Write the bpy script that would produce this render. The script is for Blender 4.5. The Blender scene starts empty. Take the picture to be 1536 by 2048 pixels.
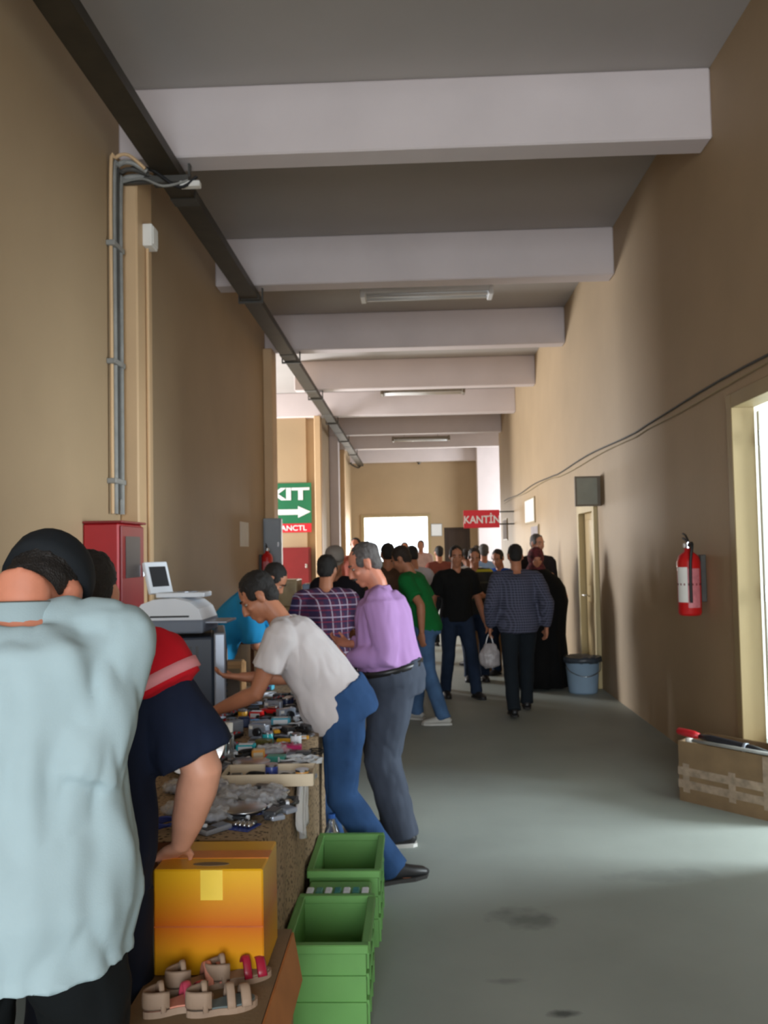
import bpy, bmesh, math, random
from mathutils import Vector, Matrix, noise
R = math.radians
V = Vector
random.seed(7)
scene = bpy.context.scene
col = scene.collection

# ------------------------------------------------------------------ camera
F_PX = 1740.0
CAM_H = 1.62
ROLL = R(1.2)
cam_data = bpy.data.cameras.new('camera')
cam = bpy.data.objects.new('camera', cam_data)
col.objects.link(cam)
cam_data.sensor_fit = 'VERTICAL'
cam_data.sensor_height = 36.0
cam_data.lens = 36.0 * F_PX / 2048.0
cam_data.clip_start = 0.05
cam_data.clip_end = 300
cam_data.dof.use_dof = True          # the phone focused too near: everything is slightly soft
cam_data.dof.focus_distance = 0.6
cam_data.dof.aperture_fstop = 25.0
# direction of the corridor axis (+Y) and of world up as the camera sees them
yc = V((64.0, -76.0, -F_PX)).normalized()
up = V((-math.sin(ROLL), math.cos(ROLL), 0))
zc = (up - yc * up.dot(yc)).normalized()
xc = yc.cross(zc)
M = Matrix((xc, yc, zc))            # rows: world axes in camera space -> camera-to-world rotation
cam.matrix_world = Matrix.Translation((0, 0, CAM_H)) @ M.to_4x4()
scene.camera = cam

# ------------------------------------------------------------------ world, daylight, exposure
w = bpy.data.worlds.new('sky')
scene.world = w
w.use_nodes = True
bg = w.node_tree.nodes['Background']
bg.inputs[0].default_value = (0.86, 0.93, 1.0, 1)
bg.inputs[1].default_value = 3.0
scene.view_settings.view_transform = 'Standard'
scene.view_settings.look = 'None'
scene.view_settings.gamma = 1
scene.view_settings.use_curve_mapping = False
scene.view_settings.exposure = 0.0

def daylight(name, loc, direction, sx, sy, power, color):
    d = bpy.data.lights.new(name, 'AREA')
    d.shape = 'RECTANGLE'
    d.size = sx
    d.size_y = sy
    d.energy = power
    d.color = color
    o = bpy.data.objects.new(name, d)
    o.location = loc
    o.rotation_euler = V(direction).to_track_quat('-Z', 'Y').to_euler()
    col.objects.link(o)
    return o

daylight('entrance_daylight', (0.2, -4.7, 1.9), (0, 1, 0.06), 3.4, 2.9, 360, (0.88, 0.95, 1.0))
daylight('side_room_daylight', (5.3, 4.9, 1.9), (-1, 0.0, -0.22), 1.4, 1.8, 400, (0.84, 0.94, 1.0))
daylight('recess_daylight', (-6.5, 16.4, 2.1), (1, -0.6, -0.03), 1.5, 2.0, 820, (0.97, 0.98, 1.0))
daylight('far_bay_daylight', (5.3, 24.4, 2.3), (-1, 0.3, 0), 2.5, 2.2, 330, (0.93, 0.97, 1.0))
daylight('far_exit_daylight', (-0.6, 28.3, 1.6), (0, -1, 0), 2.0, 2.4, 260, (1.0, 0.95, 0.88))

# ------------------------------------------------------------------ helpers
def tag(o, label=None, cat=None, group=None, kind=None):
    if label: o['label'] = label
    if cat: o['category'] = cat
    if group: o['group'] = group
    if kind: o['kind'] = kind
    return o

def mesh_of(bm, name, smooth=False):
    me = bpy.data.meshes.new(name)
    bm.normal_update()
    bm.to_mesh(me)
    bm.free()
    if smooth:
        me.polygons.foreach_set('use_smooth', [True] * len(me.polygons))
    return me

def obj(name, bm, mat, parent=None, smooth=False, loc=None, rot=None):
    me = mesh_of(bm, name, smooth) if isinstance(bm, bmesh.types.BMesh) else bm
    o = bpy.data.objects.new(name, me)
    if mat is not None and len(me.materials) == 0:
        me.materials.append(mat)
    col.objects.link(o)
    if parent is not None:
        o.parent = parent
    if loc is not None: o.location = loc
    if rot is not None: o.rotation_euler = rot
    return o

def thing(name, label, cat, loc=(0, 0, 0), rz=0.0, group=None):
    o = bpy.data.objects.new(name, None)
    o.empty_display_size = 0.1
    col.objects.link(o)
    o.location = loc
    o.rotation_euler = (0, 0, rz)
    return tag(o, label, cat, group)

def copy_tree(o, parent=None):
    c = o.copy()
    col.objects.link(c)
    c.parent = parent
    for ch in list(o.children):
        copy_tree(ch, c)
    return c

def struct(name, bm, mat, parent=None):
    o = obj(name, bm, mat, parent)
    if parent is None:
        o['kind'] = 'structure'
    return o

def B():
    return bmesh.new()

def box(bm, x0, x1, y0, y1, z0, z1, bevel=0.0, seg=2):
    res = bmesh.ops.create_cube(bm, size=1.0)
    vs = res['verts']
    for v in vs:
        v.co = V(((x0 + x1) / 2 + v.co.x * (x1 - x0), (y0 + y1) / 2 + v.co.y * (y1 - y0), (z0 + z1) / 2 + v.co.z * (z1 - z0)))
    if bevel > 0:
        es = list({e for v in vs for e in v.link_edges})
        bmesh.ops.bevel(bm, geom=es, offset=bevel, segments=seg, affect='EDGES', profile=0.5)
    return bm

def bx(x0, x1, y0, y1, z0, z1, bevel=0.0, seg=2):
    return box(B(), x0, x1, y0, y1, z0, z1, bevel, seg)

def ring_frame(t, ref):
    a = ref - t * ref.dot(t)
    if a.length < 1e-5:
        a = t.orthogonal()
    a.normalize()
    b = t.cross(a)
    return a, b

def tube(bm, pts, radii, ref=V((1, 0, 0)), seg=14, caps=True):
    pts = [V(p) for p in pts]
    n = len(pts)
    rings = []
    for i, p in enumerate(pts):
        t = (pts[min(i + 1, n - 1)] - pts[max(i - 1, 0)]).normalized()
        a, b = ring_frame(t, V(ref))
        r = radii[i] if i < len(radii) else radii[-1]
        ra, rb = r if isinstance(r, (tuple, list)) else (r, r)
        ring = []
        for k in range(seg):
            ang = 2 * math.pi * k / seg
            ring.append(bm.verts.new(p + a * (ra * math.cos(ang)) + b * (rb * math.sin(ang))))
        rings.append(ring)
    for i in range(n - 1):
        for k in range(seg):
            k2 = (k + 1) % seg
            bm.faces.new((rings[i][k], rings[i][k2], rings[i + 1][k2], rings[i + 1][k]))
    if caps:
        bm.faces.new(list(reversed(rings[0])))
        bm.faces.new(rings[-1])
    return bm

def wire(pts, r, seg=8, steps=1):
    """round bar or cable through points (Catmull-Rom when steps > 1)"""
    pts = [V(p) for p in pts]
    if steps > 1:
        out = []
        for i in range(len(pts) - 1):
            p0 = pts[max(i - 1, 0)]; p1 = pts[i]; p2 = pts[i + 1]; p3 = pts[min(i + 2, len(pts) - 1)]
            for s in range(steps):
                t = s / steps
                out.append(0.5 * ((2 * p1) + (p2 - p0) * t + (2 * p0 - 5 * p1 + 4 * p2 - p3) * t * t + (3 * p1 - p0 - 3 * p2 + p3) * t ** 3))
        out.append(pts[-1])
        pts = out
    d = (pts[-1] - pts[0])
    ref = V((0, 0, 1)) if abs(d.normalized().z if d.length > 1e-6 else 0) < 0.8 else V((1, 0, 0))
    return tube(B(), pts, [r] * len(pts), ref, seg)

def ell(bm, c, r, axes=None, u=14, v=9):
    res = bmesh.ops.create_uvsphere(bm, u_segments=u, v_segments=v, radius=1.0)
    a = axes or (V((1, 0, 0)), V((0, 1, 0)), V((0, 0, 1)))
    c = V(c)
    for q in res['verts']:
        q.co = c + a[0] * (q.co.x * r[0]) + a[1] * (q.co.y * r[1]) + a[2] * (q.co.z * r[2])
    return bm

def lathe(profile, seg=20, bm=None, off=(0, 0, 0)):
    """profile: list of (r, z); capped where r > 0"""
    bm = bm or B()
    o = V(off)
    rings = []
    for r, z in profile:
        if r < 1e-5:
            rings.append([bm.verts.new(o + V((0, 0, z)))])
        else:
            rings.append([bm.verts.new(o + V((r * math.cos(2 * math.pi * k / seg), r * math.sin(2 * math.pi * k / seg), z))) for k in range(seg)])
    for i in range(len(rings) - 1):
        A, C = rings[i], rings[i + 1]
        for k in range(seg):
            k2 = (k + 1) % seg
            if len(A) == 1 and len(C) == 1:
                continue
            if len(A) == 1:
                bm.faces.new((A[0], C[k2], C[k]))
            elif len(C) == 1:
                bm.faces.new((A[k], A[k2], C[0]))
            else:
                bm.faces.new((A[k], A[k2], C[k2], C[k]))
    if len(rings[0]) > 1: bm.faces.new(list(reversed(rings[0])))
    if len(rings[-1]) > 1: bm.faces.new(rings[-1])
    return bm

def prism(outline, z0, z1, bm=None):
    bm = bm or B()
    lo = [bm.verts.new((x, y, z0)) for x, y in outline]
    hi = [bm.verts.new((x, y, z1)) for x, y in outline]
    n = len(outline)
    bm.faces.new(list(reversed(lo)))
    bm.faces.new(hi)
    for i in range(n):
        j = (i + 1) % n
        bm.faces.new((lo[i], lo[j], hi[j], hi[i]))
    return bm

def grid_sheet(f, nu, nv, thick=0.004):
    """a draped sheet with thickness: f(u,v)->Vector"""
    bm = B()
    g = [[bm.verts.new(f(i / nu, j / nv)) for j in range(nv + 1)] for i in range(nu + 1)]
    for i in range(nu):
        for j in range(nv):
            bm.faces.new((g[i][j], g[i + 1][j], g[i + 1][j + 1], g[i][j + 1]))
    bm.normal_update()
    bmesh.ops.solidify(bm, geom=bm.faces[:], thickness=thick)
    return bm

def text_part(name, s, size, mat, parent, loc, rot, depth=0.004, align='CENTER', sx=1.0, bold=0.0):
    cu = bpy.data.curves.new(name, 'FONT')
    cu.body = s
    cu.size = size
    cu.extrude = depth
    cu.offset = bold
    cu.align_x = align
    cu.align_y = 'CENTER'
    tmp = bpy.data.objects.new('tmp_text', cu)
    col.objects.link(tmp)
    dg = bpy.context.evaluated_depsgraph_get()
    me = bpy.data.meshes.new_from_object(tmp.evaluated_get(dg))
    bpy.data.objects.remove(tmp)
    bpy.data.curves.remove(cu)
    me.materials.clear()
    o = obj(name, me, mat, parent, loc=loc, rot=rot)
    o.scale = (sx, 1, 1)
    return o

# ------------------------------------------------------------------ materials
def lin(c):
    """sRGB 0-255 triple to linear"""
    out = []
    for v in c:
        v /= 255.0
        out.append(v / 12.92 if v <= 0.04045 else ((v + 0.055) / 1.055) ** 2.4)
    return out

_mats = {}
def mat(name, rgb, rough=0.7, var=0.12, vscale=6.0, bump=0.0, bscale=60.0, metal=0.0, alpha=1.0, trans=0.0, stretch=(1, 1, 1), spec=0.5, coat=0.0):
    if name in _mats:
        return _mats[name]
    m = bpy.data.materials.new(name)
    m.use_nodes = True
    nt = m.node_tree
    N, L = nt.nodes, nt.links
    p = N['Principled BSDF']
    c = lin(rgb)
    tc = N.new('ShaderNodeTexCoord')
    mp = N.new('ShaderNodeMapping')
    mp.inputs['Scale'].default_value = stretch
    L.new(tc.outputs['Object'], mp.inputs[0])
    nz = N.new('ShaderNodeTexNoise')
    nz.inputs['Scale'].default_value = vscale
    nz.inputs['Detail'].default_value = 5
    L.new(mp.outputs[0], nz.inputs['Vector'])
    rp = N.new('ShaderNodeValToRGB')
    rp.color_ramp.elements[0].position = 0.3
    rp.color_ramp.elements[1].position = 0.7
    rp.color_ramp.elements[0].color = [max(0, x * (1 - var)) for x in c] + [1]
    rp.color_ramp.elements[1].color = [min(1, x * (1 + var)) for x in c] + [1]
    L.new(nz.outputs['Fac'], rp.inputs[0])
    L.new(rp.outputs[0], p.inputs['Base Color'])
    p.inputs['Roughness'].default_value = rough
    p.inputs['Metallic'].default_value = metal
    p.inputs['Alpha'].default_value = alpha
    p.inputs['Transmission Weight'].default_value = trans
    p.inputs['Specular IOR Level'].default_value = spec
    p.inputs['Coat Weight'].default_value = coat
    if bump > 0:
        n2 = N.new('ShaderNodeTexNoise')
        n2.inputs['Scale'].default_value = bscale
        n2.inputs['Detail'].default_value = 4
        L.new(mp.outputs[0], n2.inputs['Vector'])
        bp = N.new('ShaderNodeBump')
        bp.inputs['Strength'].default_value = bump
        bp.inputs['Distance'].default_value = 0.01
        L.new(n2.outputs['Fac'], bp.inputs['Height'])
        L.new(bp.outputs[0], p.inputs['Normal'])
    _mats[name] = m
    return m

def math_node(nt, op, a, b=None, c=None):
    n = nt.nodes.new('ShaderNodeMath')
    n.operation = op
    for i, v in enumerate((a, b, c)):
        if v is None: continue
        if isinstance(v, (int, float)):
            n.inputs[i].default_value = v
        else:
            nt.links.new(v, n.inputs[i])
    return n.outputs[0]

def mix_node(nt, fac, a, b):
    n = nt.nodes.new('ShaderNodeMix')
    n.data_type = 'RGBA'
    for sock, v in ((n.inputs[0], fac), (n.inputs[6], a), (n.inputs[7], b)):
        if isinstance(v, (int, float)):
            sock.default_value = v
        elif isinstance(v, (list, tuple)):
            sock.default_value = list(v)[:3] + [1]
        else:
            nt.links.new(v, sock)
    return n.outputs[2]

def stripes(nt, coord, period, width, offset=0.0):
    f = math_node(nt, 'FRACT', math_node(nt, 'ADD', math_node(nt, 'DIVIDE', coord, period), offset))
    return math_node(nt, 'LESS_THAN', f, width)

def plaid(name, base, layers, rough=0.85):
    """layers: list of (axis, period, width, offset, colour, weight)"""
    m = bpy.data.materials.new(name)
    m.use_nodes = True
    nt = m.node_tree
    p = nt.nodes['Principled BSDF']
    tc = nt.nodes.new('ShaderNodeTexCoord')
    sp = nt.nodes.new('ShaderNodeSeparateXYZ')
    nt.links.new(tc.outputs['Object'], sp.inputs[0])
    ang = math_node(nt, 'ADD', sp.outputs[0], math_node(nt, 'MULTIPLY', sp.outputs[1], 0.9))
    cur = lin(base)
    for ax, per, wid, off, colr, wt in layers:
        co = sp.outputs[2] if ax == 'z' else ang
        s = math_node(nt, 'MULTIPLY', stripes(nt, co, per, wid, off), wt)
        cur = mix_node(nt, s, cur, lin(colr))
    nt.links.new(cur, p.inputs['Base Color'])
    p.inputs['Roughness'].default_value = rough
    _mats[name] = m
    return m

M_TAN = mat('tan_painted_plaster', (170, 146, 114), 0.6, 0.05, 1.2, 0.12, 25)
M_TAN_COL = mat('cream_painted_pillar', (205, 172, 132), 0.6, 0.05, 2, 0.08, 25)
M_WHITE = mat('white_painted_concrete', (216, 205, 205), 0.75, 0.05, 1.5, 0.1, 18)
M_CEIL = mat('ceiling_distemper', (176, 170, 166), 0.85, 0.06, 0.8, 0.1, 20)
M_FLOOR = mat('grey_screed_floor', (150, 157, 151), 0.55, 0.14, 0.9, 0.10, 12, spec=0.35)
M_TRAY = mat('dark_brown_steel', (52, 46, 34), 0.5, 0.25, 6, 0.05, 30, metal=0.3)
M_GREYPIPE = mat('grey_plastic_conduit', (138, 138, 134), 0.5, 0.15, 12)
M_PIPE_DARK = mat('dark_cable', (70, 68, 64), 0.6, 0.2, 8)
M_RED = mat('red_enamel', (168, 28, 36), 0.35, 0.08, 5, spec=0.5)
M_REDDARK = mat('dark_red_enamel', (126, 24, 30), 0.4, 0.08, 5)
M_BLACK = mat('black_rubber', (22, 22, 24), 0.5, 0.2, 10)
M_BLACKP = mat('black_plastic', (28, 30, 36), 0.35, 0.15, 10)
M_PAPER = mat('white_paper', (232, 230, 224), 0.8, 0.04, 8)
M_DOORWHITE = mat('white_gloss_door', (236, 238, 232), 0.4, 0.03, 3)
M_FRAME = mat('cream_door_frame', (158, 138, 100), 0.5, 0.07, 5, stretch=(1, 1, 0.2))
M_FRAME2 = mat('yellow_door_casing', (198, 178, 130), 0.5, 0.07, 5, stretch=(1, 1, 0.2))
M_DOORWOOD = mat('yellow_varnished_door', (196, 170, 118), 0.45, 0.12, 7, stretch=(1, 1, 0.12))
M_DARKDOOR = mat('dark_brown_door', (58, 42, 32), 0.5, 0.2, 6, stretch=(1, 1, 0.15))
M_CHROME = mat('brushed_metal', (190, 192, 196), 0.25, 0.06, 20, metal=1.0)
M_SIGNGREEN = mat('sign_green', (10, 104, 66), 0.5, 0.05, 4)
M_SIGNWHITE = mat('sign_white', (226, 228, 230), 0.55, 0.03, 4)
M_SIGNRED = mat('sign_red', (206, 26, 44), 0.5, 0.06, 4)
M_CARD = mat('brown_cardboard', (158, 118, 76), 0.85, 0.10, 9, 0.15, 80, stretch=(1, 1, 4))
M_CARDD = mat('dull_cardboard', (118, 96, 68), 0.85, 0.14, 7, 0.15, 80)
M_TAPE = mat('clear_packing_tape', (146, 128, 108), 0.25, 0.25, 22)
M_FILM = mat('clear_plastic_film', (226, 228, 232), 0.12, 0.05, 10, 0.5, 14, alpha=0.32)
M_FILMW = mat('white_plastic_film', (220, 218, 218), 0.3, 0.06, 10, 0.5, 18, alpha=0.9)
M_GLASS = mat('clear_plastic', (235, 240, 242), 0.08, 0.02, 5, trans=0.92)
M_GREENCRATE = mat('green_crate_plastic', (104, 158, 84), 0.45, 0.10, 4, 0.05, 40)
def floor_stains(m, spots):
    nt = m.node_tree
    p = nt.nodes['Principled BSDF']
    cur = p.inputs['Base Color'].links[0].from_socket
    tc = nt.nodes.new('ShaderNodeTexCoord')
    nz = nt.nodes.new('ShaderNodeTexNoise')
    nz.inputs['Scale'].default_value = 7
    nz.inputs['Detail'].default_value = 5
    nt.links.new(tc.outputs['Object'], nz.inputs['Vector'])
    for (x, y, rx, ry, k) in spots:
        mp = nt.nodes.new('ShaderNodeMapping')
        mp.vector_type = 'TEXTURE'
        mp.inputs['Location'].default_value = (x, y, 0)
        mp.inputs['Scale'].default_value = (rx, ry, 1)
        nt.links.new(tc.outputs['Object'], mp.inputs[0])
        ln = nt.nodes.new('ShaderNodeVectorMath')
        ln.operation = 'LENGTH'
        nt.links.new(mp.outputs[0], ln.inputs[0])
        d = math_node(nt, 'ADD', ln.outputs['Value'], math_node(nt, 'MULTIPLY', math_node(nt, 'SUBTRACT', nz.outputs['Fac'], 0.5), 2.2))
        rp = nt.nodes.new('ShaderNodeMapRange')
        rp.inputs['From Min'].default_value = 1.0
        rp.inputs['From Max'].default_value = 0.3
        rp.inputs['To Max'].default_value = k
        nt.links.new(d, rp.inputs['Value'])
        cur = mix_node(nt, rp.outputs['Result'], cur, lin((74, 80, 80)))
    nt.links.new(cur, p.inputs['Base Color'])
floor_stains(M_FLOOR, ((0.45, 3.90, 0.17, 0.13, 0.55), (0.48, 3.12, 0.06, 0.03, 0.9), (0.30, 3.35, 0.10, 0.03, 0.4), (1.2, 4.4, 0.3, 0.12, 0.25)))
M_CONC = mat('outside_paving', (196, 192, 182), 0.9, 0.08, 1.0)
# ================================================================== THE SETTING
XL, XR = -2.03, 2.09
ZB, ZC = 4.40, 4.90          # underside of the beams, ceiling
Y0, Y1 = -4.9, 27.55
BEAM_Y = [5.92 + 2.95 * k for k in range(-3, 7)] + [27.28]

struct('floor', bx(-7.2, 6.4, Y0 - 0.3, Y1 + 0.3, -0.12, 0.0), M_FLOOR)
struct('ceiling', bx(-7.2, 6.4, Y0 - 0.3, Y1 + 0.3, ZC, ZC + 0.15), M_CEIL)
struct('wall_left', bx(XL - 0.2, XL, Y0, 12.0, 0, ZC), M_TAN)
struct('wall_left_far', bx(XL - 0.2, XL, 17.95, Y1, 0, ZC), M_TAN)
struct('wall_recess_near', bx(-7.0, XL - 0.2, 11.8, 12.0, 0, ZC), M_TAN)
struct('wall_recess_far', bx(-7.0, XL - 0.2, 17.85, 18.05, 0, ZC), M_TAN)
bm = B()                                                   # recess end wall around its window
box(bm, -7.2, -7.0, 11.8, 15.5, 0, ZC); box(bm, -7.2, -7.0, 17.5, 18.05, 0, ZC)
box(bm, -7.2, -7.0, 15.5, 17.5, 0, 0.9); box(bm, -7.2, -7.0, 15.5, 17.5, 3.4, ZC)
struct('wall_recess_end', bm, M_TAN)
DOOR_A = (4.5, 5.75, 2.54)
DOOR_B = (10.12, 11.06, 2.08)
bm = B()
box(bm, XR, XR + 0.12, Y0, DOOR_A[0], 0, ZC)
box(bm, XR, XR + 0.12, DOOR_A[0], DOOR_A[1], DOOR_A[2], ZC)
box(bm, XR, XR + 0.12, DOOR_A[1], DOOR_B[0], 0, ZC)
box(bm, XR, XR + 0.12, DOOR_B[0], DOOR_B[1], DOOR_B[2], ZC)
box(bm, XR, XR + 0.12, DOOR_B[1], 21.4, 0, ZC)
struct('wall_right', bm, M_TAN)
struct('wall_bay_near', bx(XR + 0.12, 6.2, 21.2, 21.4, 0, ZC), M_TAN)
bm = B()
box(bm, 6.0, 6.2, 21.4, 23.2, 0, ZC); box(bm, 6.0, 6.2, 26.0, Y1, 0, ZC)
box(bm, 6.0, 6.2, 23.2, 26.0, 0, 1.0); box(bm, 6.0, 6.2, 23.2, 26.0, 3.4, ZC)
struct('wall_bay_side', bm, M_TAN)
bm = B()                                                   # far end wall: bright exit and a dark door
EX0, EX1, EXZ = -1.66, 0.42, 2.71
DX0, DX1, DXZ = 0.90, 1.72, 2.31
box(bm, XL - 0.2, EX0, Y1, Y1 + 0.2, 0, ZC); box(bm, EX0, EX1, Y1, Y1 + 0.2, EXZ, ZC)
box(bm, EX1, DX0, Y1, Y1 + 0.2, 0, ZC); box(bm, DX0, DX1, Y1, Y1 + 0.2, DXZ, ZC)
box(bm, DX1, 6.2, Y1, Y1 + 0.2, 0, ZC)
struct('wall_end', bm, M_TAN)
bm = B()                                                   # wall behind the camera with the wide entrance
box(bm, XL - 0.2, -1.7, Y0 - 0.2, Y0, 0, ZC); box(bm, 2.05, XR + 0.12, Y0 - 0.2, Y0, 0, ZC)
box(bm, -1.7, 2.05, Y0 - 0.2, Y0, 3.5, ZC)
struct('wall_back', bm, M_TAN)
# side room behind the near doorway
M_ROOM = mat('white_room_paint', (226, 228, 224), 0.8, 0.03, 2)
struct('wall_room_near', bx(XR + 0.12, 5.9, 2.5, 2.6, 0, 3.2), M_ROOM)
struct('wall_room_far', bx(XR + 0.12, 5.9, 7.4, 7.5, 0, 3.2), M_ROOM)
bm = B()
box(bm, 5.7, 5.9, 2.6, 4.2, 0, 3.2); box(bm, 5.7, 5.9, 5.6, 7.4, 0, 3.2)
box(bm, 5.7, 5.9, 4.2, 5.6, 0, 0.9); box(bm, 5.7, 5.9, 4.2, 5.6, 2.9, 3.2)
struct('wall_room_side', bm, M_ROOM)
struct('ceiling_side_room', bx(XR + 0.12, 5.9, 2.5, 7.5, 3.2, 3.3), M_ROOM)
struct('ground', bx(-40, 40, 28.6, 90, -0.2, -0.05), M_CONC)

# beams, each a piece of its own; the one over the recess runs on into it
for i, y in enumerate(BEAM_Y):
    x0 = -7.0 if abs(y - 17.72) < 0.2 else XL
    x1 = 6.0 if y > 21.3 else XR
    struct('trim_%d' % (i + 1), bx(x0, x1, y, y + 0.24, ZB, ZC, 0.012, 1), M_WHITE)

# pillars standing out of the left wall
def pillar(i, y, wy=0.34, proud=0.13, m=M_TAN_COL):
    struct('wall_pillar_%d' % i, bx(XL, XL + proud, y, y + wy, 0, ZB, 0.01, 1), m)
for i, y in enumerate((-2.93, 5.92, 11.66, 17.6, 23.62)):
    pillar(i + 1, y)
struct('wall_pillar_6', bx(1.93, 2.66, 26.85, 27.2, 0, ZC, 0.015, 1), M_WHITE)
struct('wall_pillar_7', bx(XL, XL + 0.22, 20.67, 21.0, 0, ZB, 0.01, 1), M_WHITE)

# near doorway on the right: lining, and the white leaf swung into the room
d1 = struct('door_1', bx(XR + 0.14, XR + 1.16, DOOR_A[1] - 0.075, DOOR_A[1] - 0.035, 0.01, DOOR_A[2] - 0.06, 0.004, 1), M_DOORWHITE)
for zc_ in (0.35, 1.3, 2.3):
    obj('hinge', lathe([(0.009, zc_ - 0.05), (0.009, zc_ + 0.05)], 10, off=(XR + 0.135, DOOR_A[1] - 0.085, 0)), M_CHROME, d1)
for (z0, z1) in ((0.25, 1.05), (1.25, 2.35)):
    obj('panel', bx(XR + 0.26, XR + 1.04, DOOR_A[1] - 0.083, DOOR_A[1] - 0.074, z0, z1, 0.004, 1), M_DOORWHITE, d1)
obj('door_handle', wire([(XR + 1.10, DOOR_A[1] - 0.075, 1.02), (XR + 1.10, DOOR_A[1] - 0.13, 1.02), (XR + 0.99, DOOR_A[1] - 0.13, 1.02)], 0.009), M_CHROME, d1)
bm = B()
box(bm, XR - 0.02, XR + 0.13, DOOR_A[1] - 0.035, DOOR_A[1] + 0.06, 0, DOOR_A[2] + 0.06, 0.004, 1)
box(bm, XR - 0.02, XR + 0.13, DOOR_A[0] - 0.06, DOOR_A[0] + 0.035, 0, DOOR_A[2] + 0.06, 0.004, 1)
box(bm, XR - 0.02, XR + 0.13, DOOR_A[0] + 0.035, DOOR_A[1] - 0.035, DOOR_A[2] - 0.035, DOOR_A[2] + 0.06, 0.004, 1)
struct('trim_door_1', bm, M_FRAME)
# second door, shut
d2 = struct('door_2', bx(XR + 0.03, XR + 0.07, DOOR_B[0] + 0.05, DOOR_B[1] - 0.05, 0.01, DOOR_B[2] - 0.05, 0.003, 1), M_DOORWOOD)
for (z0, z1) in ((0.2, 0.95), (1.15, 1.95)):
    obj('panel', bx(XR + 0.018, XR + 0.032, DOOR_B[0] + 0.17, DOOR_B[1] - 0.17, z0, z1, 0.004, 1), M_DOORWOOD, d2)
obj('door_handle', wire([(XR + 0.03, DOOR_B[1] - 0.13, 1.02), (XR - 0.03, DOOR_B[1] - 0.13, 1.02), (XR - 0.03, DOOR_B[1] - 0.25, 1.02)], 0.009), M_CHROME, d2)
bm = B()
box(bm, XR - 0.045, XR + 0.10, DOOR_B[0] - 0.05, DOOR_B[0] + 0.05, 0, DOOR_B[2] + 0.05, 0.004, 1)
box(bm, XR - 0.045, XR + 0.10, DOOR_B[1] - 0.05, DOOR_B[1] + 0.05, 0, DOOR_B[2] + 0.05, 0.004, 1)
box(bm, XR - 0.045, XR + 0.10, DOOR_B[0] + 0.05, DOOR_B[1] - 0.05, DOOR_B[2] - 0.05, DOOR_B[2] + 0.05, 0.004, 1)
struct('trim_door_2', bm, M_FRAME2)
# dark door in the end wall and the frame of the bright exit
d3 = struct('door_3', bx(DX0, DX1, Y1 + 0.08, Y1 + 0.14, 0, DXZ), M_DARKDOOR)
obj('panel', bx(DX0 + 0.12, DX1 - 0.12, Y1 + 0.065, Y1 + 0.082, 1.2, 2.2, 0.004, 1), M_DARKDOOR, d3)
bm = B()
box(bm, EX0 - 0.06, EX0 + 0.04, Y1 - 0.03, Y1 + 0.2, 0, EXZ + 0.05); box(bm, EX1 - 0.04, EX1 + 0.06, Y1 - 0.03, Y1 + 0.2, 0, EXZ + 0.05)
box(bm, EX0 + 0.04, EX1 - 0.04, Y1 - 0.03, Y1 + 0.2, EXZ - 0.04, EXZ + 0.05)
struct('trim_exit', bm, M_FRAME)
# windows that bring the daylight in
def window_frame(i, x, ya, yb, za, zb):
    bm = B()
    for a, b_ in ((ya, ya + 0.06), (yb - 0.06, yb), ((ya + yb) / 2 - 0.025, (ya + yb) / 2 + 0.025)):
        box(bm, x, x + 0.08, a, b_, za, zb)
    box(bm, x, x + 0.08, ya + 0.06, yb - 0.06, za, za + 0.06); box(bm, x, x + 0.08, ya + 0.06, yb - 0.06, zb - 0.06, zb)
    struct('window_%d' % i, bm, M_DOORWHITE)
window_frame(1, -7.14, 15.5, 17.5, 0.9, 3.4)
window_frame(2, 6.06, 23.2, 26.0, 1.0, 3.4)
window_frame(3, 5.76, 4.2, 5.6, 0.9, 2.9)

# ================================================================== FIXTURES
# cable tray below the beams on the left
ct = thing('cable_tray', 'long dark steel cable tray hung below the ceiling beams on the left', 'cable tray', (-1.68, 0, 4.27))
y = -4.0
while y < 26.9:
    y2 = min(y + 2.6, 27.0)
    bm = B()
    box(bm, -0.085, 0.085, y, y2 - 0.012, 0, 0.006)
    box(bm, -0.09, -0.084, y, y2 - 0.012, 0, 0.075); box(bm, 0.084, 0.09, y, y2 - 0.012, 0, 0.075)
    obj('tray_section', bm, M_TRAY, ct)
    obj('joint_plate', bx(-0.096, 0.096, y2 - 0.09, y2 + 0.05, -0.005, 0.05), M_PIPE_DARK, ct)
    y = y2
    if y >= 27.0: break
for by in BEAM_Y[:-1]:
    bm = B()
    box(bm, -0.13, 0.13, by + 0.10, by + 0.14, -0.025, -0.006)
    box(bm, -0.13, -0.115, by + 0.10, by + 0.14, -0.006, 0.13); box(bm, 0.115, 0.13, by + 0.10, by + 0.14, -0.006, 0.13)
    obj('hanger', bm, M_PIPE_DARK, ct)
for k, dx in enumerate((-0.05, -0.015, 0.02, 0.052)):
    pts = [(dx + 0.006 * math.sin(3 * yy + k), yy, 0.022 + 0.004 * math.sin(2 * yy + k)) for yy in [-3.9 + 0.9 * q for q in range(34)]]
    obj('cable', wire(pts, 0.014, 6), M_BLACK if k % 2 else M_PIPE_DARK, ct)
obj('loose_end', wire([(0.03, 26.9, 0.03), (-0.08, 27.1, -0.04), (-0.28, 26.7, 0.04), (-0.24, 26.3, 0.03)], 0.025, 8, 6), M_TRAY, ct)

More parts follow.
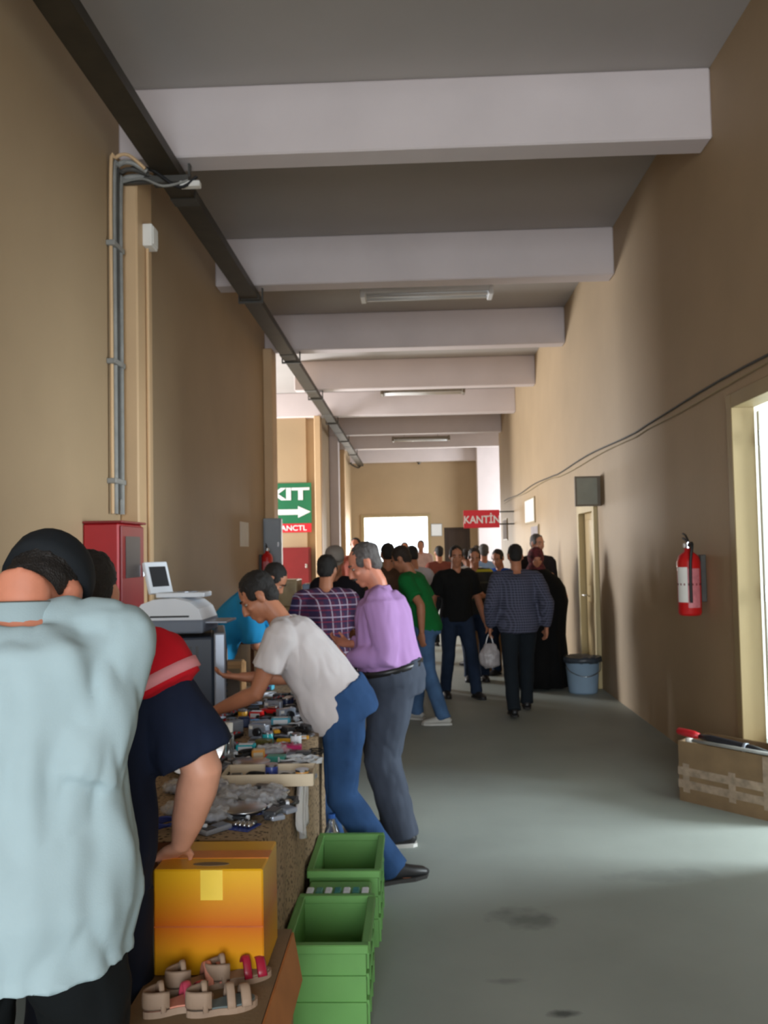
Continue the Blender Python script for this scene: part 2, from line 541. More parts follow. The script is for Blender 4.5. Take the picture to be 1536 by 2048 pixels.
# bunch of cables that leaves the tray, crosses to the first pillar and drops down beside it
cd = thing('conduit_bundle', 'grey conduits and cables running down the wall beside the nearest pillar', 'conduit', (XL, 5.86, 0))
for k, (dx, dy, r, m) in enumerate(((0.035, -0.02, 0.022, M_GREYPIPE), (0.035, -0.075, 0.016, M_PIPE_DARK), (0.03, -0.12, 0.018, M_GREYPIPE), (0.025, -0.165, 0.012, M_TAN_COL))):
    zt = 4.22 + 0.03 * k
    obj('conduit', wire([(dx, dy, 1.9 if k != 1 else 2.0), (dx, dy, 3.0), (dx, dy, zt - 0.1), (dx + 0.03, dy + 0.01, zt), (0.14, dy + 0.02, zt + 0.02), (0.24, dy + 0.06, 4.25)], r, 8, 4), m, cd)
for z in (2.1, 2.9, 3.7):
    obj('clamp', bx(0.0, 0.06, -0.2, 0.01, z, z + 0.035, 0.004, 1), M_GREYPIPE, cd)
cb = thing('cable_bracket', 'tangled bracket and cables where the tray passes the first beam', 'bracket', (-1.88, 5.92, 4.25))
obj('arm', bx(-0.14, 0.36, -0.06, -0.02, -0.05, 0.0, 0.004, 1), M_PIPE_DARK, cb)
obj('cable', wire([(-0.14, -0.05, 0.0), (-0.02, -0.08, 0.05), (0.12, -0.09, 0.02), (0.3, -0.08, -0.1), (0.42, -0.06, -0.02)], 0.012, 6, 5), M_BLACK, cb)
obj('cable', wire([(-0.12, -0.07, -0.05), (0.05, -0.1, -0.04), (0.2, -0.11, -0.1), (0.36, -0.07, -0.05)], 0.009, 6, 5), M_GREYPIPE, cb)
obj('strap', bx(0.30, 0.44, -0.075, -0.015, -0.09, -0.05, 0.005, 1), M_PAPER, cb)
jb = thing('junction_box', 'small white junction box high on the first pillar', 'junction box', (XL + 0.13, 6.1, 3.90))
obj('housing', bx(0, 0.07, -0.07, 0.07, -0.08, 0.08, 0.008), M_PAPER, jb)
obj('cover', bx(0.07, 0.078, -0.055, 0.055, -0.065, 0.065, 0.003, 1), M_PAPER, jb)
pf = tag(obj('power_conduit', wire([(XL + 0.145, 6.1, 0.02), (XL + 0.145, 6.1, 2.0), (XL + 0.145, 6.1, 3.82)], 0.012), M_TAN_COL), 'thin cream conduit on the corridor face of the nearest pillar', 'conduit')

# cables along the right wall
for k, (z, sag, ph) in enumerate(((2.71, 0.018, 0.0), (2.665, 0.014, 1.3))):
    pts = [(XR - 0.012, yy, z + sag * math.sin(yy * 1.35 + ph) - 0.012 * (k + 1) * (1 if 8 < yy < 13 else 0)) for yy in [-4.4 + 0.45 * q for q in range(56)]]
    tag(obj('wall_cable', wire(pts, 0.009 - 0.002 * k, 6), M_PIPE_DARK if k == 0 else M_FRAME),
        ('upper dark cable clipped along the right wall above the doors' if k == 0 else 'lower thin pale cable sagging along the right wall above the doors'), 'cable')

# fluorescent lamps across the corridor
def lamp(y, z, label, wx=1.52, body=M_SIGNWHITE, x=0.19):
    t = thing('ceiling_lamp', label, 'lamp', (x, y, z), 0, 'twin tube lamps across the corridor')
    obj('housing', bx(-wx / 2, wx / 2, -0.13, 0.13, 0.0, 0.06, 0.008, 1), body, t)
    for s in (-1, 1):
        obj('end_cap', bx(s * wx / 2 - 0.03, s * wx / 2 + 0.03, -0.14, 0.14, -0.05, 0.07, 0.008, 1), body, t)
        tb = tube(B(), [(-wx / 2 + 0.04, 0.075 * s, -0.024), (wx / 2 - 0.04, 0.075 * s, -0.024)], [0.02, 0.02], V((0, 0, 1)), 12)
        obj('tube', tb, M_TUBE, t, True)
        obj('hanger', lathe([(0.006, 0.05), (0.006, ZC - z)], 8, off=(s * wx * 0.3, 0, 0)), M_GREYPIPE, t)
    return t
M_TUBE = mat('unlit_glass_tube', (222, 222, 220), 0.25, 0.03, 4)
M_LAMPDARK = mat('dusty_lamp_housing', (120, 108, 92), 0.6, 0.1, 8)
lamp(10.3, 4.67, 'unlit white twin tube lamp behind the second beam')
lamp(16.5, 4.63, 'unlit dusty twin tube lamp in the middle of the ceiling', 1.55, M_LAMPDARK)
lamp(22.6, 4.50, 'unlit dark twin tube lamp nearest the far end wall', 1.45, M_LAMPDARK)
sd = thing('smoke_detector', 'small dark round detector on the last beam', 'detector', (0.15, 27.4, ZB))
obj('base', lathe([(0.0, -0.03), (0.07, -0.03), (0.08, 0.0), (0.0, 0.0)], 16), M_LAMPDARK, sd)
obj('sensor', lathe([(0.0, -0.08), (0.035, -0.075), (0.05, -0.03), (0.0, -0.03)], 16), M_BLACKP, sd)

# EXIT sign on the far wall of the recess
es = thing('exit_sign', 'green exit sign with white letters and arrow on the recess wall', 'sign', (-2.55, 17.845, 0))
obj('panel', bx(-0.85, 0.42, -0.02, 0.0, 2.22, 3.05, 0.003, 1), M_SIGNGREEN, es)
text_part('lettering', 'EXIT', 0.34, M_SIGNWHITE, es, (0.37, -0.024, 2.81), (R(90), 0, 0), 0.003, 'RIGHT', sx=1.7, bold=0.012)
ar = [(-0.5, -0.055), (0.12, -0.055), (0.12, -0.12), (0.38, 0.0), (0.12, 0.12), (0.12, 0.055), (-0.5, 0.055)]
obj('arrow', prism(ar, 0, 0.006), M_SIGNWHITE, es, loc=(0.02, -0.02, 2.45), rot=(R(90), 0, 0))
rs = thing('red_sign', 'narrow red strip sign with white letters under the green exit sign', 'sign', (-2.55, 17.845, 0))
obj('panel', bx(-0.6, 0.41, -0.02, 0.0, 2.03, 2.21, 0.003, 1), M_SIGNRED, rs)
text_part('lettering', 'OFANCTL', 0.15, M_SIGNWHITE, rs, (-0.06, -0.024, 2.115), (R(90), 0, 0), 0.002, sx=1.1, bold=0.002)
hc = thing('hose_cabinet', 'plain dark red cabinet on the recess wall below the exit sign', 'cabinet', (-2.45, 17.845, 0))
obj('body', bx(-0.36, 0.30, -0.2, 0.0, 0.95, 1.72, 0.008, 1), M_REDDARK, hc)
obj('door', bx(-0.33, 0.27, -0.215, -0.2, 0.98, 1.69, 0.005, 1), M_REDDARK, hc)
obj('latch', bx(0.2, 0.24, -0.235, -0.215, 1.3, 1.38, 0.003, 1), M_CHROME, hc)
# canteen sign
ks = thing('canteen_sign', 'red hanging sign with white lettering KANTİN near the far end', 'sign', (1.40, 18.5, 0))
obj('panel', bx(-0.38, 0.38, -0.02, 0.02, 2.06, 2.44, 0.004, 1), M_SIGNRED, ks)
text_part('lettering', 'KANTİN', 0.22, M_SIGNWHITE, ks, (0.01, -0.022, 2.23), (R(90), 0, 0), 0.003, sx=0.9, bold=0.004)
obj('arm', bx(0.36, 0.69, -0.012, 0.012, 2.38, 2.41), M_PIPE_DARK, ks)
obj('arm', bx(0.36, 0.69, -0.012, 0.012, 2.12, 2.15), M_PIPE_DARK, ks)
ws = thing('door_plate', 'grey square plate jutting from the right wall above the second door', 'sign', (XR, 9.88, 2.09))
obj('plate', bx(-0.27, -0.02, -0.012, 0.012, 0.0, 0.31, 0.004, 1), mat('grey_sign_face', (150, 150, 136), 0.6, 0.08, 6), ws)
obj('frame', box(box(box(box(B(), -0.285, -0.265, -0.018, 0.018, -0.015, 0.325), -0.035, -0.0, -0.018, 0.018, -0.015, 0.325), -0.265, -0.035, -0.018, 0.018, -0.015, 0.005), -0.265, -0.035, -0.018, 0.018, 0.305, 0.325), M_LAMPDARK, ws)
wn = thing('wall_notice', 'small white sign on the end wall between the bright exit and the dark door', 'sign', (0.66, Y1, 2.06))
obj('panel', bx(-0.16, 0.16, -0.02, 0, 0, 0.36, 0.003, 1), M_SIGNWHITE, wn)
obj('border', bx(-0.18, 0.18, -0.012, 0, -0.02, 0.38, 0.003, 1), M_GREYPIPE, wn)
def notice(name, loc, wy, h, m, label, side=-1):
    t = thing(name, label, 'notice', loc)
    obj('frame', bx(min(0, side * 0.02), max(0, side * 0.02), 0, wy, 0, h, 0.004, 1), M_FRAME, t)
    obj('sheet', bx(min(side * 0.02, side * 0.026), max(side * 0.02, side * 0.026), 0.03, wy - 0.03, 0.03, h - 0.03), m, t)
    return t
M_GREYPAPER = mat('grey_print', (156, 148, 150), 0.8, 0.1, 10)
notice('notice_board', (XR, 15.2, 2.06), 1.3, 0.46, M_PAPER, 'white notice high on the sunlit right wall')
notice('notice_board', (XR, 14.8, 1.68), 0.9, 0.34, M_GREYPAPER, 'grey notice just below the white one on the right wall')
notice('notice_board', (XR, 19.8, 1.8), 0.9, 0.5, M_GREYPAPER, 'grey framed notice on the right wall near the red canteen sign')
pn = tag(obj('paper_notice', bx(XL, XL + 0.004, 10.0, 10.5, 1.70, 1.99), M_PAPER), 'white paper stuck on the left wall before the second pillar', 'paper')
eb = thing('meter_box', 'grey electrical meter box on the front of the second pillar', 'meter box', (XL, 11.66, 0))
M_BLUEGREY = mat('grey_blue_steel', (150, 160, 170), 0.4, 0.05, 5)
obj('body', bx(0.0, 0.24, -0.12, 0.0, 1.42, 2.08, 0.008, 1), M_BLUEGREY, eb)
obj('door', bx(0.02, 0.22, -0.13, -0.12, 1.44, 2.06, 0.004, 1), M_BLUEGREY, eb)
obj('latch', bx(0.19, 0.21, -0.14, -0.13, 1.7, 1.76), M_CHROME, eb)

# red fire hose cabinet beside the nearest pillar
fc = thing('fire_hose_cabinet', 'tall red fire hose cabinet on the left wall beside the nearest pillar', 'cabinet', (XL, 5.24, 1.20))
obj('body', bx(0.0, 0.22, 0.0, 0.46, 0.0, 0.62, 0.01, 1), M_RED, fc)
dr = obj('door', bx(0.22, 0.236, 0.015, 0.445, 0.015, 0.605, 0.005, 1), M_REDDARK, fc)
obj('window', bx(0.236, 0.239, 0.08, 0.36, 0.28, 0.54), M_BLACKP, dr)
obj('handle', bx(0.236, 0.25, 0.40, 0.42, 0.28, 0.36, 0.003, 1), M_CHROME, dr)
obj('lid', bx(-0.0, 0.245, -0.01, 0.47, 0.62, 0.635, 0.004, 1), M_REDDARK, fc)
al = thing('alarm_button', 'small red alarm button on a white plate behind the fire cabinet', 'alarm button', (XL + 0.13, 6.16, 1.42))
obj('plate', bx(0, 0.02, -0.05, 0.05, -0.055, 0.055, 0.004, 1), M_PAPER, al)
obj('button', bx(0.02, 0.05, -0.04, 0.04, -0.045, 0.045, 0.008), M_RED, al)
yt = tag(obj('socket_plate', bx(XL + 0.0, XL + 0.02, 6.4, 6.53, 1.24, 1.31, 0.004, 1), mat('yellow_plastic', (206, 176, 30), 0.4, 0.05, 5)), 'small yellow plate low on the left wall past the nearest pillar', 'plate')

# fire extinguishers
def extinguisher(loc, ax, s, label, lab=True):
    """ax: +1 hangs on the left wall, -1 on the right wall"""
    t = thing('fire_extinguisher', label, 'fire extinguisher', loc, 0 if ax > 0 else math.pi, 'fire extinguishers on the walls')
    o = V((0.12 * s, 0, 0))
    obj('cylinder', lathe([(0, 0), (0.075 * s, 0), (0.085 * s, 0.02 * s), (0.085 * s, 0.40 * s), (0.07 * s, 0.445 * s), (0.03 * s, 0.475 * s), (0.028 * s, 0.50 * s), (0, 0.50 * s)], 24, off=o), M_EXT, t, True)
    obj('valve', lathe([(0.022 * s, 0.50 * s), (0.022 * s, 0.545 * s), (0, 0.545 * s)], 12, off=o), M_CHROME, t)
    obj('handle', wire([o + V((0, 0.02 * s, 0.53 * s)), o + V((0.0, -0.05 * s, 0.56 * s)), o + V((0.0, -0.11 * s, 0.575 * s))], 0.010 * s, 8, 3), M_BLACKP, t)
    obj('lever', wire([o + V((0, 0.02 * s, 0.545 * s)), o + V((0.0, -0.05 * s, 0.595 * s)), o + V((0.0, -0.11 * s, 0.61 * s))], 0.008 * s, 8, 3), M_BLACKP, t)
    obj('hose', wire([o + V((0, 0.02 * s, 0.52 * s)), o + V((0.0, 0.10 * s, 0.53 * s)), o + V((0.02, 0.115 * s, 0.38 * s)), o + V((0.02, 0.105 * s, 0.1 * s))], 0.011 * s, 8, 5), M_BLACK, t)
    obj('gauge', lathe([(0.016 * s, 0), (0.016 * s, 0.012 * s)], 12), M_PAPER, t, loc=o + V((0.022 * s, 0, 0.52 * s)), rot=(0, R(90), 0))
    obj('bracket', bx(0.0, 0.04 * s, -0.03 * s, 0.03 * s, 0.1 * s, 0.45 * s, 0.004, 1), M_PIPE_DARK, t)
    def patch(name, a0, a1, z0, z1, m, rr):
        bm = B(); n = 10
        lo = [bm.verts.new(o + V((rr * s * math.cos(a0 + (a1 - a0) * q / n), rr * s * math.sin(a0 + (a1 - a0) * q / n), z0 * s))) for q in range(n + 1)]
        hi = [bm.verts.new(v.co + V((0, 0, (z1 - z0) * s))) for v in lo]
        for q in range(n): bm.faces.new((lo[q], lo[q + 1], hi[q + 1], hi[q]))
        obj(name, bm, m, t, True)
    if lab:
        # seen from the camera side: a white label half and a pink printed half
        patch('label', R(5), R(66), 0.10, 0.36, M_PAPER, 0.0858)
        patch('label', R(66), R(132), 0.06, 0.35, M_PINKLABEL, 0.0858)
        patch('band', R(-30), R(170), 0.225, 0.24, M_REDDARK, 0.0865)
    else:
        patch('label', R(-130), R(-60), 0.18, 0.34, M_PINKLABEL, 0.0858)
    return t
M_EXT = mat('extinguisher_red', (200, 26, 28), 0.3, 0.05, 4, coat=0.2)
M_PINKLABEL = mat('pink_label_print', (206, 120, 126), 0.5, 0.15, 30)
extinguisher((XR, 6.40, 1.11), -1, 0.97, 'red fire extinguisher with white label on the right wall by the bright doorway')
extinguisher((XL, 11.22, 1.22), 1, 0.85, 'red fire extinguisher on the left wall below the grey meter box', False)
# ================================================================== PEOPLE
def union_mesh(bm, name, voxel, smooth=4, fold=0.0, fscale=(9, 9, 3.0), seed=0.0, decim=1.0):
    """join overlapping closed shapes into one continuous skin"""
    me = mesh_of(bm, name)
    tmp = bpy.data.objects.new('tmp_union', me)
    col.objects.link(tmp)
    r = tmp.modifiers.new('r', 'REMESH')
    r.mode = 'VOXEL'
    r.voxel_size = voxel
    s = tmp.modifiers.new('s', 'SMOOTH')
    s.factor = 0.5
    s.iterations = smooth
    if decim < 1.0:
        d = tmp.modifiers.new('d', 'DECIMATE')
        d.ratio = decim
    dg = bpy.context.evaluated_depsgraph_get()
    out = bpy.data.meshes.new_from_object(tmp.evaluated_get(dg))
    out.name = name
    bpy.data.objects.remove(tmp)
    bpy.data.meshes.remove(me)
    if fold > 0:
        nrm = [v.normal.copy() for v in out.vertices]
        off = V((seed, seed * 1.7, seed * 0.3))
        for v, n in zip(out.vertices, nrm):
            p = V((v.co.x * fscale[0], v.co.y * fscale[1], v.co.z * fscale[2])) + off
            k = noise.noise(p) + 0.5 * noise.noise(p * 2.3)
            v.co += n * (fold * (abs(k) * 1.6 - 0.45))
    out.polygons.foreach_set('use_smooth', [True] * len(out.polygons))
    return out

def ik(a, target, l1, l2, pole):
    d = target - a
    L = d.length
    mx = (l1 + l2) * 0.995
    if L > mx:
        target = a + d * (mx / L)
        d = target - a
        L = mx
    if L < abs(l1 - l2) + 0.02:
        L = abs(l1 - l2) + 0.02
    dn = d.normalized()
    x = (l1 * l1 - l2 * l2 + L * L) / (2 * L)
    hgt = math.sqrt(max(0.0, l1 * l1 - x * x))
    pv = pole - dn * pole.dot(dn)
    if pv.length < 1e-4:
        pv = dn.orthogonal()
    pv.normalize()
    return a + dn * x + pv * hgt, target

def add_hand(bm, wrist, d, n, side, curl, s, thick=1.0):
    """palm, four unequal bent fingers and a thumb off the side of the palm"""
    d = d.normalized()
    n = (n - d * n.dot(d)).normalized()
    wv = d.cross(n) * side
    tube(bm, [wrist - d * 0.02 * s, wrist + d * 0.01 * s, wrist + d * 0.05 * s, wrist + d * 0.095 * s],
         [(0.027 * s, 0.021 * s), (0.03 * s, 0.019 * s), (0.041 * s, 0.017 * s), (0.039 * s, 0.014 * s)], wv, 12)
    for i, (L, off) in enumerate(((0.070, 0.030), (0.080, 0.0105), (0.074, -0.0095), (0.058, -0.029))):
        p = wrist + d * (0.085 - 0.004 * abs(i - 1)) * s + wv * off * s
        spread = wv * (0.10 * (1.2 - i * 0.8))
        pts = [p]
        ang = curl * 0.5
        for f in (0.46, 0.30, 0.24):
            dirv = (d * math.cos(ang) + n * math.sin(ang) + spread * 0.6).normalized()
            p = p + dirv * L * s * f
            pts.append(p)
            ang += curl
        rr = 0.0088 * s * thick
        tube(bm, pts, [rr * 1.05, rr, rr * 0.95, rr * 0.75], wv, 8)
    p = wrist + d * 0.028 * s + wv * 0.03 * s
    t1 = (d * 0.75 + wv * 0.65 + n * 0.35).normalized()
    t2 = (d * 0.9 + wv * 0.25 + n * (0.35 + 0.4 * curl)).normalized()
    rr = 0.0105 * s * thick
    tube(bm, [p - t1 * 0.02 * s, p + t1 * 0.035 * s, p + t1 * 0.035 * s + t2 * 0.035 * s], [rr * 1.3, rr, rr * 0.8], n, 8)

TORSO = [(-0.15, .150, .112, -.012), (0.0, .172, .125, -.016), (0.16, .165, .120, -.004), (0.33, .150, .110, .006),
         (0.55, .163, .120, .010), (0.74, .176, .120, .008), (0.87, .165, .104, .0), (0.95, .118, .080, .0), (1.0, .070, .064, .0)]

def person(label, pos, yaw=0.0, h=1.72, lean=(2, 4), twist=0, side=0.0, head=(0, 0), hip_z=None, hip_off=(0, 0),
           hands=(None, None), palms=(None, None), curl=0.5, feet=None, shirt=None, sleeve='short', hem=-0.10, ease=0.022, belly=0.0, girth=1.0,
           drop=0.0, pants=None, pant_ease=0.016, skin=None, hair=None, hair_size=1.0, voxel=0.012, cvox=0.014, collar=None, belt=None, shoes=None,
           sleeve_t=0.72, fold=0.006, eyes=True, face_hair=None, cap=None, group=None, dome=False, hand_thick=1.0, seed=0.0, elbow_out=0.45, shoulder=1.0, arm=1.0, neck=1.0):
    """pos: feet centre (x, y). yaw 0 looks away from the camera (+Y), 90 to the left (-X). lean: degrees forward of waist and chest.
    hands: (left, right) targets, in the person's own axes (right, forward, up)."""
    s = h / 1.75
    X, F, Z = V((1, 0, 0)), V((0, 1, 0)), V((0, 0, 1))
    root = thing('person', label, 'person', (pos[0], pos[1], 0), R(yaw), group)
    hz = hip_z if hip_z is not None else 0.915 * s
    P = V((hip_off[0], hip_off[1], hz))
    a1, a2 = R(lean[0]), R(lean[1])
    U1 = Z * math.cos(a1) + F * math.sin(a1)
    U2 = Z * math.cos(a2) + F * math.sin(a2)
    if side:
        U1 = (U1 + X * math.tan(R(side))).normalized()
        U2 = (U2 + X * math.tan(R(side))).normalized()
    F2 = (F - U2 * F.dot(U2)).normalized()
    X2 = F2.cross(U2)
    if twist:
        q = Matrix.Rotation(R(twist), 3, U2)
        F2 = q @ F2; X2 = q @ X2
    W = P + U1 * 0.18 * s
    NB = W + U2 * 0.36 * s
    def spine(t):
        if t <= 0.333:
            u = t / 0.333
            return P + U1 * (0.18 * s * u)
        u = (t - 0.333) / 0.667
        return W + U2 * (0.36 * s * u)
    def fwd(t):
        k = min(1.0, max(0.0, (t - 0.1) / 0.5))
        return (F * (1 - k) + F2 * k).normalized()
    def torso(bm, lo, hi, inflate, hem_t=None, extra_drop=0.0, top=True):
        st = [x for x in TORSO if lo - 1e-6 <= x[0] <= hi + 1e-6]
        if hem_t is not None and hem_t < lo - 0.02:
            n = max(1, int((lo - hem_t) / 0.1))
            b = TORSO[0]
            st = [(hem_t + (lo - hem_t) * q / n, b[1] * 1.06, b[2] * 1.06, b[3]) for q in range(n)] + st
        pts, rad = [], []
        for t, rx, ry, fo in st:
            g = girth
            bl = belly * max(0.0, 1 - abs(t - 0.25) / 0.38)
            dr = extra_drop * max(0.0, min(1.0, (0.75 - t) / 0.6))
            c = spine(t) + fwd(t) * (fo * s + bl * 0.5 + dr * 0.5)
            if dr: c = c - Z * dr * 0.25
            pts.append(c)
            ef = inflate if t < 0.9 else inflate * 0.5
            shw = shoulder if t > 0.5 else 1.0
            rad.append((rx * s * g * shw + ef + bl * 0.25, ry * s * g + ef + bl * 0.5 + dr * 0.5))
        tube(bm, pts, rad, X2 if not twist else (X + X2).normalized(), 20)
    # joints
    SH = {}
    for sd in (-1, 1):
        SH[sd] = NB - U2 * 0.055 * s + X2 * (0.178 * s * girth * shoulder * sd)
    l1, l2 = 0.31 * s, 0.262 * s
    EL, WR = {}, {}
    for k, sd in enumerate((-1, 1)):
        tgt = hands[k]
        if tgt is None:
            tgt = SH[sd] + V((0.05 * sd, 0.06, -0.54 * s))
        tgt = V(tgt)
        pole = -F * 0.9 + X * (elbow_out * sd) - Z * 0.4
        EL[sd], WR[sd] = ik(SH[sd], tgt, l1, l2, pole)
    if feet is None:
        feet = ((-0.10 * s, 0.0), (0.10 * s, 0.02))
    HP, KN, AN, TOE = {}, {}, {}, {}
    for k, sd in enumerate((-1, 1)):
        f = feet[k]
        fz = f[2] if len(f) > 2 else 0.0
        tdir = V((math.sin(R(f[3])), math.cos(R(f[3])), 0)) if len(f) > 3 else V((0.12 * sd, 1, 0)).normalized()
        HP[sd] = P + X * (0.088 * s * sd)
        an = V((f[0], f[1], 0.085 * s + fz))
        KN[sd], AN[sd] = ik(HP[sd], an, 0.43 * s, 0.42 * s, F * 1.0 + X * 0.15 * sd)
        TOE[sd] = tdir
    # head frame
    hp, hy = R(head[0]), R(head[1])
    base_u = (Z * 0.6 + U2 * 0.4).normalized()
    Fh = (F2 - base_u * F2.dot(base_u)).normalized()
    q = Matrix.Rotation(hy, 3, base_u)
    Fh = q @ Fh
    Xh = Fh.cross(base_u)
    Xb, Fb = Xh.copy(), Fh.copy()
    q2 = Matrix.Rotation(-hp, 3, Xh)
    Fh = q2 @ Fh
    Uh = q2 @ base_u
    C = NB + base_u * 0.06 * s * neck + Uh * 0.115 * s + Fh * 0.02 * s
    ax = (Xh, Fh, Uh)
    # ---- body: one continuous surface
    bm = B()
    torso(bm, -0.15, 1.0, 0.0)
    tube(bm, [NB - U2 * 0.04 * s, NB + base_u * 0.05 * s, C - Uh * 0.03 * s - Fh * 0.012 * s], [0.064 * s, 0.057 * s, 0.056 * s], Xh, 14)
    ell(bm, C + Uh * 0.032 * s - Fh * 0.012 * s, (0.075 * s, 0.094 * s, 0.088 * s), ax, 20, 14)
    ell(bm, C - Uh * 0.035 * s + Fh * 0.022 * s, (0.060 * s, 0.068 * s, 0.080 * s), ax, 18, 12)
    ell(bm, C - Uh * 0.098 * s + Fh * 0.060 * s, (0.030 * s, 0.026 * s, 0.022 * s), ax, 10, 8)
    ell(bm, C + Uh * 0.026 * s + Fh * 0.074 * s, (0.050 * s, 0.016 * s, 0.013 * s), ax, 10, 8)
    tube(bm, [C + Uh * 0.016 * s + Fh * 0.080 * s, C - Uh * 0.014 * s + Fh * 0.100 * s, C - Uh * 0.032 * s + Fh * 0.110 * s, C - Uh * 0.042 * s + Fh * 0.086 * s],
         [(0.010 * s, 0.01 * s), (0.012 * s, 0.013 * s), (0.017 * s, 0.014 * s), (0.015 * s, 0.01 * s)], Xh, 8)
    ell(bm, C - Uh * 0.064 * s + Fh * 0.084 * s, (0.025 * s, 0.012 * s, 0.007 * s), ax, 10, 6)
    ell(bm, C - Uh * 0.075 * s + Fh * 0.082 * s, (0.022 * s, 0.012 * s, 0.007 * s), ax, 10, 6)
    for sd in (-1, 1):
        ell(bm, C + Xh * 0.076 * s * sd - Uh * 0.008 * s - Fh * 0.012 * s, (0.013 * s, 0.021 * s, 0.034 * s), ax, 10, 8)
        ell(bm, C + Xh * 0.042 * s * sd - Uh * 0.022 * s + Fh * 0.064 * s, (0.022 * s, 0.018 * s, 0.02 * s), ax, 8, 6)
        S0, E0, W0 = SH[sd], EL[sd], WR[sd]
        ell(bm, S0, (0.062 * s, 0.062 * s, 0.062 * s), None, 12, 8)
        tube(bm, [S0, S0.lerp(E0, 0.4), S0.lerp(E0, 0.85), E0, E0.lerp(W0, 0.25), E0.lerp(W0, 0.65), W0],
             [0.060 * s, 0.052 * s * arm, 0.042 * s * arm, 0.041 * s * arm, 0.042 * s * arm, 0.034 * s * arm, (0.028 * s, 0.024 * s)], X2, 14)
        k = 0 if sd < 0 else 1
        dirh = (W0 - E0).normalized()
        pal = palms[k]
        if pal is None:
            nn = -X * sd * 0.9 - F * 0.2
            dd = dirh
        else:
            dd, nn = V(pal[0]), V(pal[1])
        add_hand(bm, W0, dd, nn, (1 if (dd.cross(nn)).dot(F + Z * 0.6) > 0 else -1), curl, s, hand_thick)
        tube(bm, [HP[sd] - Z * 0.0, HP[sd].lerp(KN[sd], 0.4), HP[sd].lerp(KN[sd], 0.9), KN[sd], KN[sd].lerp(AN[sd], 0.3), AN[sd].lerp(KN[sd], 0.15), AN[sd]],
             [0.088 * s, 0.080 * s, 0.058 * s, 0.056 * s, 0.057 * s, 0.040 * s, 0.038 * s], X, 14)
        A0, T0 = AN[sd], TOE[sd]
        tube(bm, [A0 - T0 * 0.05 * s - Z * 0.04 * s, A0 - Z * 0.03 * s, A0 + T0 * 0.09 * s - Z * 0.055 * s, A0 + T0 * 0.16 * s - Z * 0.062 * s],
             [0.035 * s, 0.042 * s, (0.042 * s, 0.026 * s), (0.034 * s, 0.016 * s)], T0.cross(Z), 10)
    obj('body', union_mesh(bm, 'body', voxel, 3), skin or M_SKIN, root)
    # ---- shirt
    if shirt is not None:
        bm = B()
        lo = hem if hem > -0.15 else -0.15
        st_lo = min([x[0] for x in TORSO if x[0] >= lo - 1e-6])
        torso(bm, st_lo, 0.95, ease, hem, drop)
        tube(bm, [NB - U2 * 0.06 * s, NB - U2 * 0.005 * s], [(0.10 * s + ease * 0.4, 0.085 * s + ease * 0.3), (0.072 * s, 0.068 * s)], X2, 18)
        for sd in (-1, 1):
            S0, E0, W0 = SH[sd], EL[sd], WR[sd]
            ell(bm, S0, (0.064 * s + ease * 0.4,) * 3, None, 12, 8)
            tube(bm, [NB - U2 * 0.035 * s, NB.lerp(S0, 0.5) - U2 * 0.012 * s, S0], [0.07 * s, 0.066 * s + ease * 0.2, 0.062 * s + ease * 0.3], F2, 14)
            se = ease * 0.75 + 0.004
            if sleeve == 'short':
                T1 = S0.lerp(E0, sleeve_t)
                tube(bm, [S0, S0.lerp(E0, 0.35), T1], [0.062 * s + se, 0.056 * s + se, 0.052 * s + se * 1.35], X2, 16)
            elif sleeve == 'long':
                tube(bm, [S0, S0.lerp(E0, 0.4), S0.lerp(E0, 0.85), E0, E0.lerp(W0, 0.3), E0.lerp(W0, 0.7), E0.lerp(W0, 0.97)],
                     [0.062 * s + se, 0.055 * s + se, 0.046 * s + se, 0.046 * s + se, 0.044 * s + se * 0.9, 0.037 * s + se * 0.8, 0.031 * s + se * 0.5], X2, 16)
            elif sleeve == 'elbow':
                T1 = E0.lerp(W0, -0.12)
                tube(bm, [S0, S0.lerp(E0, 0.4), S0.lerp(E0, 0.75), S0.lerp(E0, 0.9)], [0.060 * s + se * 0.6, 0.060 * s + se, 0.050 * s * arm + se * 1.4, 0.048 * s * arm + se * 1.4], X2, 16)
        sh = obj('shirt', union_mesh(bm, 'shirt', cvox, 3, fold, seed=seed), shirt, root)
        if collar is not None:
            bm = B()
            n = 22
            rings = []
            for (dz, rr) in ((-0.055, 0.092), (0.026, 0.068), (0.022, 0.075), (-0.066, 0.112)):
                ring = []
                for q in range(n):
                    an_ = 2 * math.pi * q / n
                    frontness = max(0.0, math.sin(an_))
                    c0 = NB + base_u * (dz * s - 0.020 * s * frontness)
                    ring.append(bm.verts.new(c0 + Xb * (rr * s * math.cos(an_)) + Fb * (rr * s * 0.98 * math.sin(an_))))
                rings.append(ring)
            for i in range(3):
                for q in range(n):
                    bm.faces.new((rings[i][q], rings[i][(q + 1) % n], rings[i + 1][(q + 1) % n], rings[i + 1][q]))
            obj('collar', bm, collar, sh, True)
    # ---- trousers and shoes
    if pants is not None:
        bm = B()
        torso(bm, -0.15, 0.16, pant_ease)
        for sd in (-1, 1):
            e = pant_ease
            H0, K0, A0 = HP[sd], KN[sd], AN[sd]
            tube(bm, [H0 + Z * 0.02, H0.lerp(K0, 0.35), H0.lerp(K0, 0.9), K0, K0.lerp(A0, 0.35), A0.lerp(K0, 0.12), A0 - (K0 - A0).normalized() * 0.035 * s],
                 [0.090 * s + e, 0.084 * s + e, 0.062 * s + e, 0.062 * s + e, 0.060 * s + e, 0.052 * s + e, 0.056 * s + e], X, 16)
        obj('trousers', union_mesh(bm, 'trousers', cvox, 3, fold * 0.9, (8, 8, 5), seed + 3), pants, root)
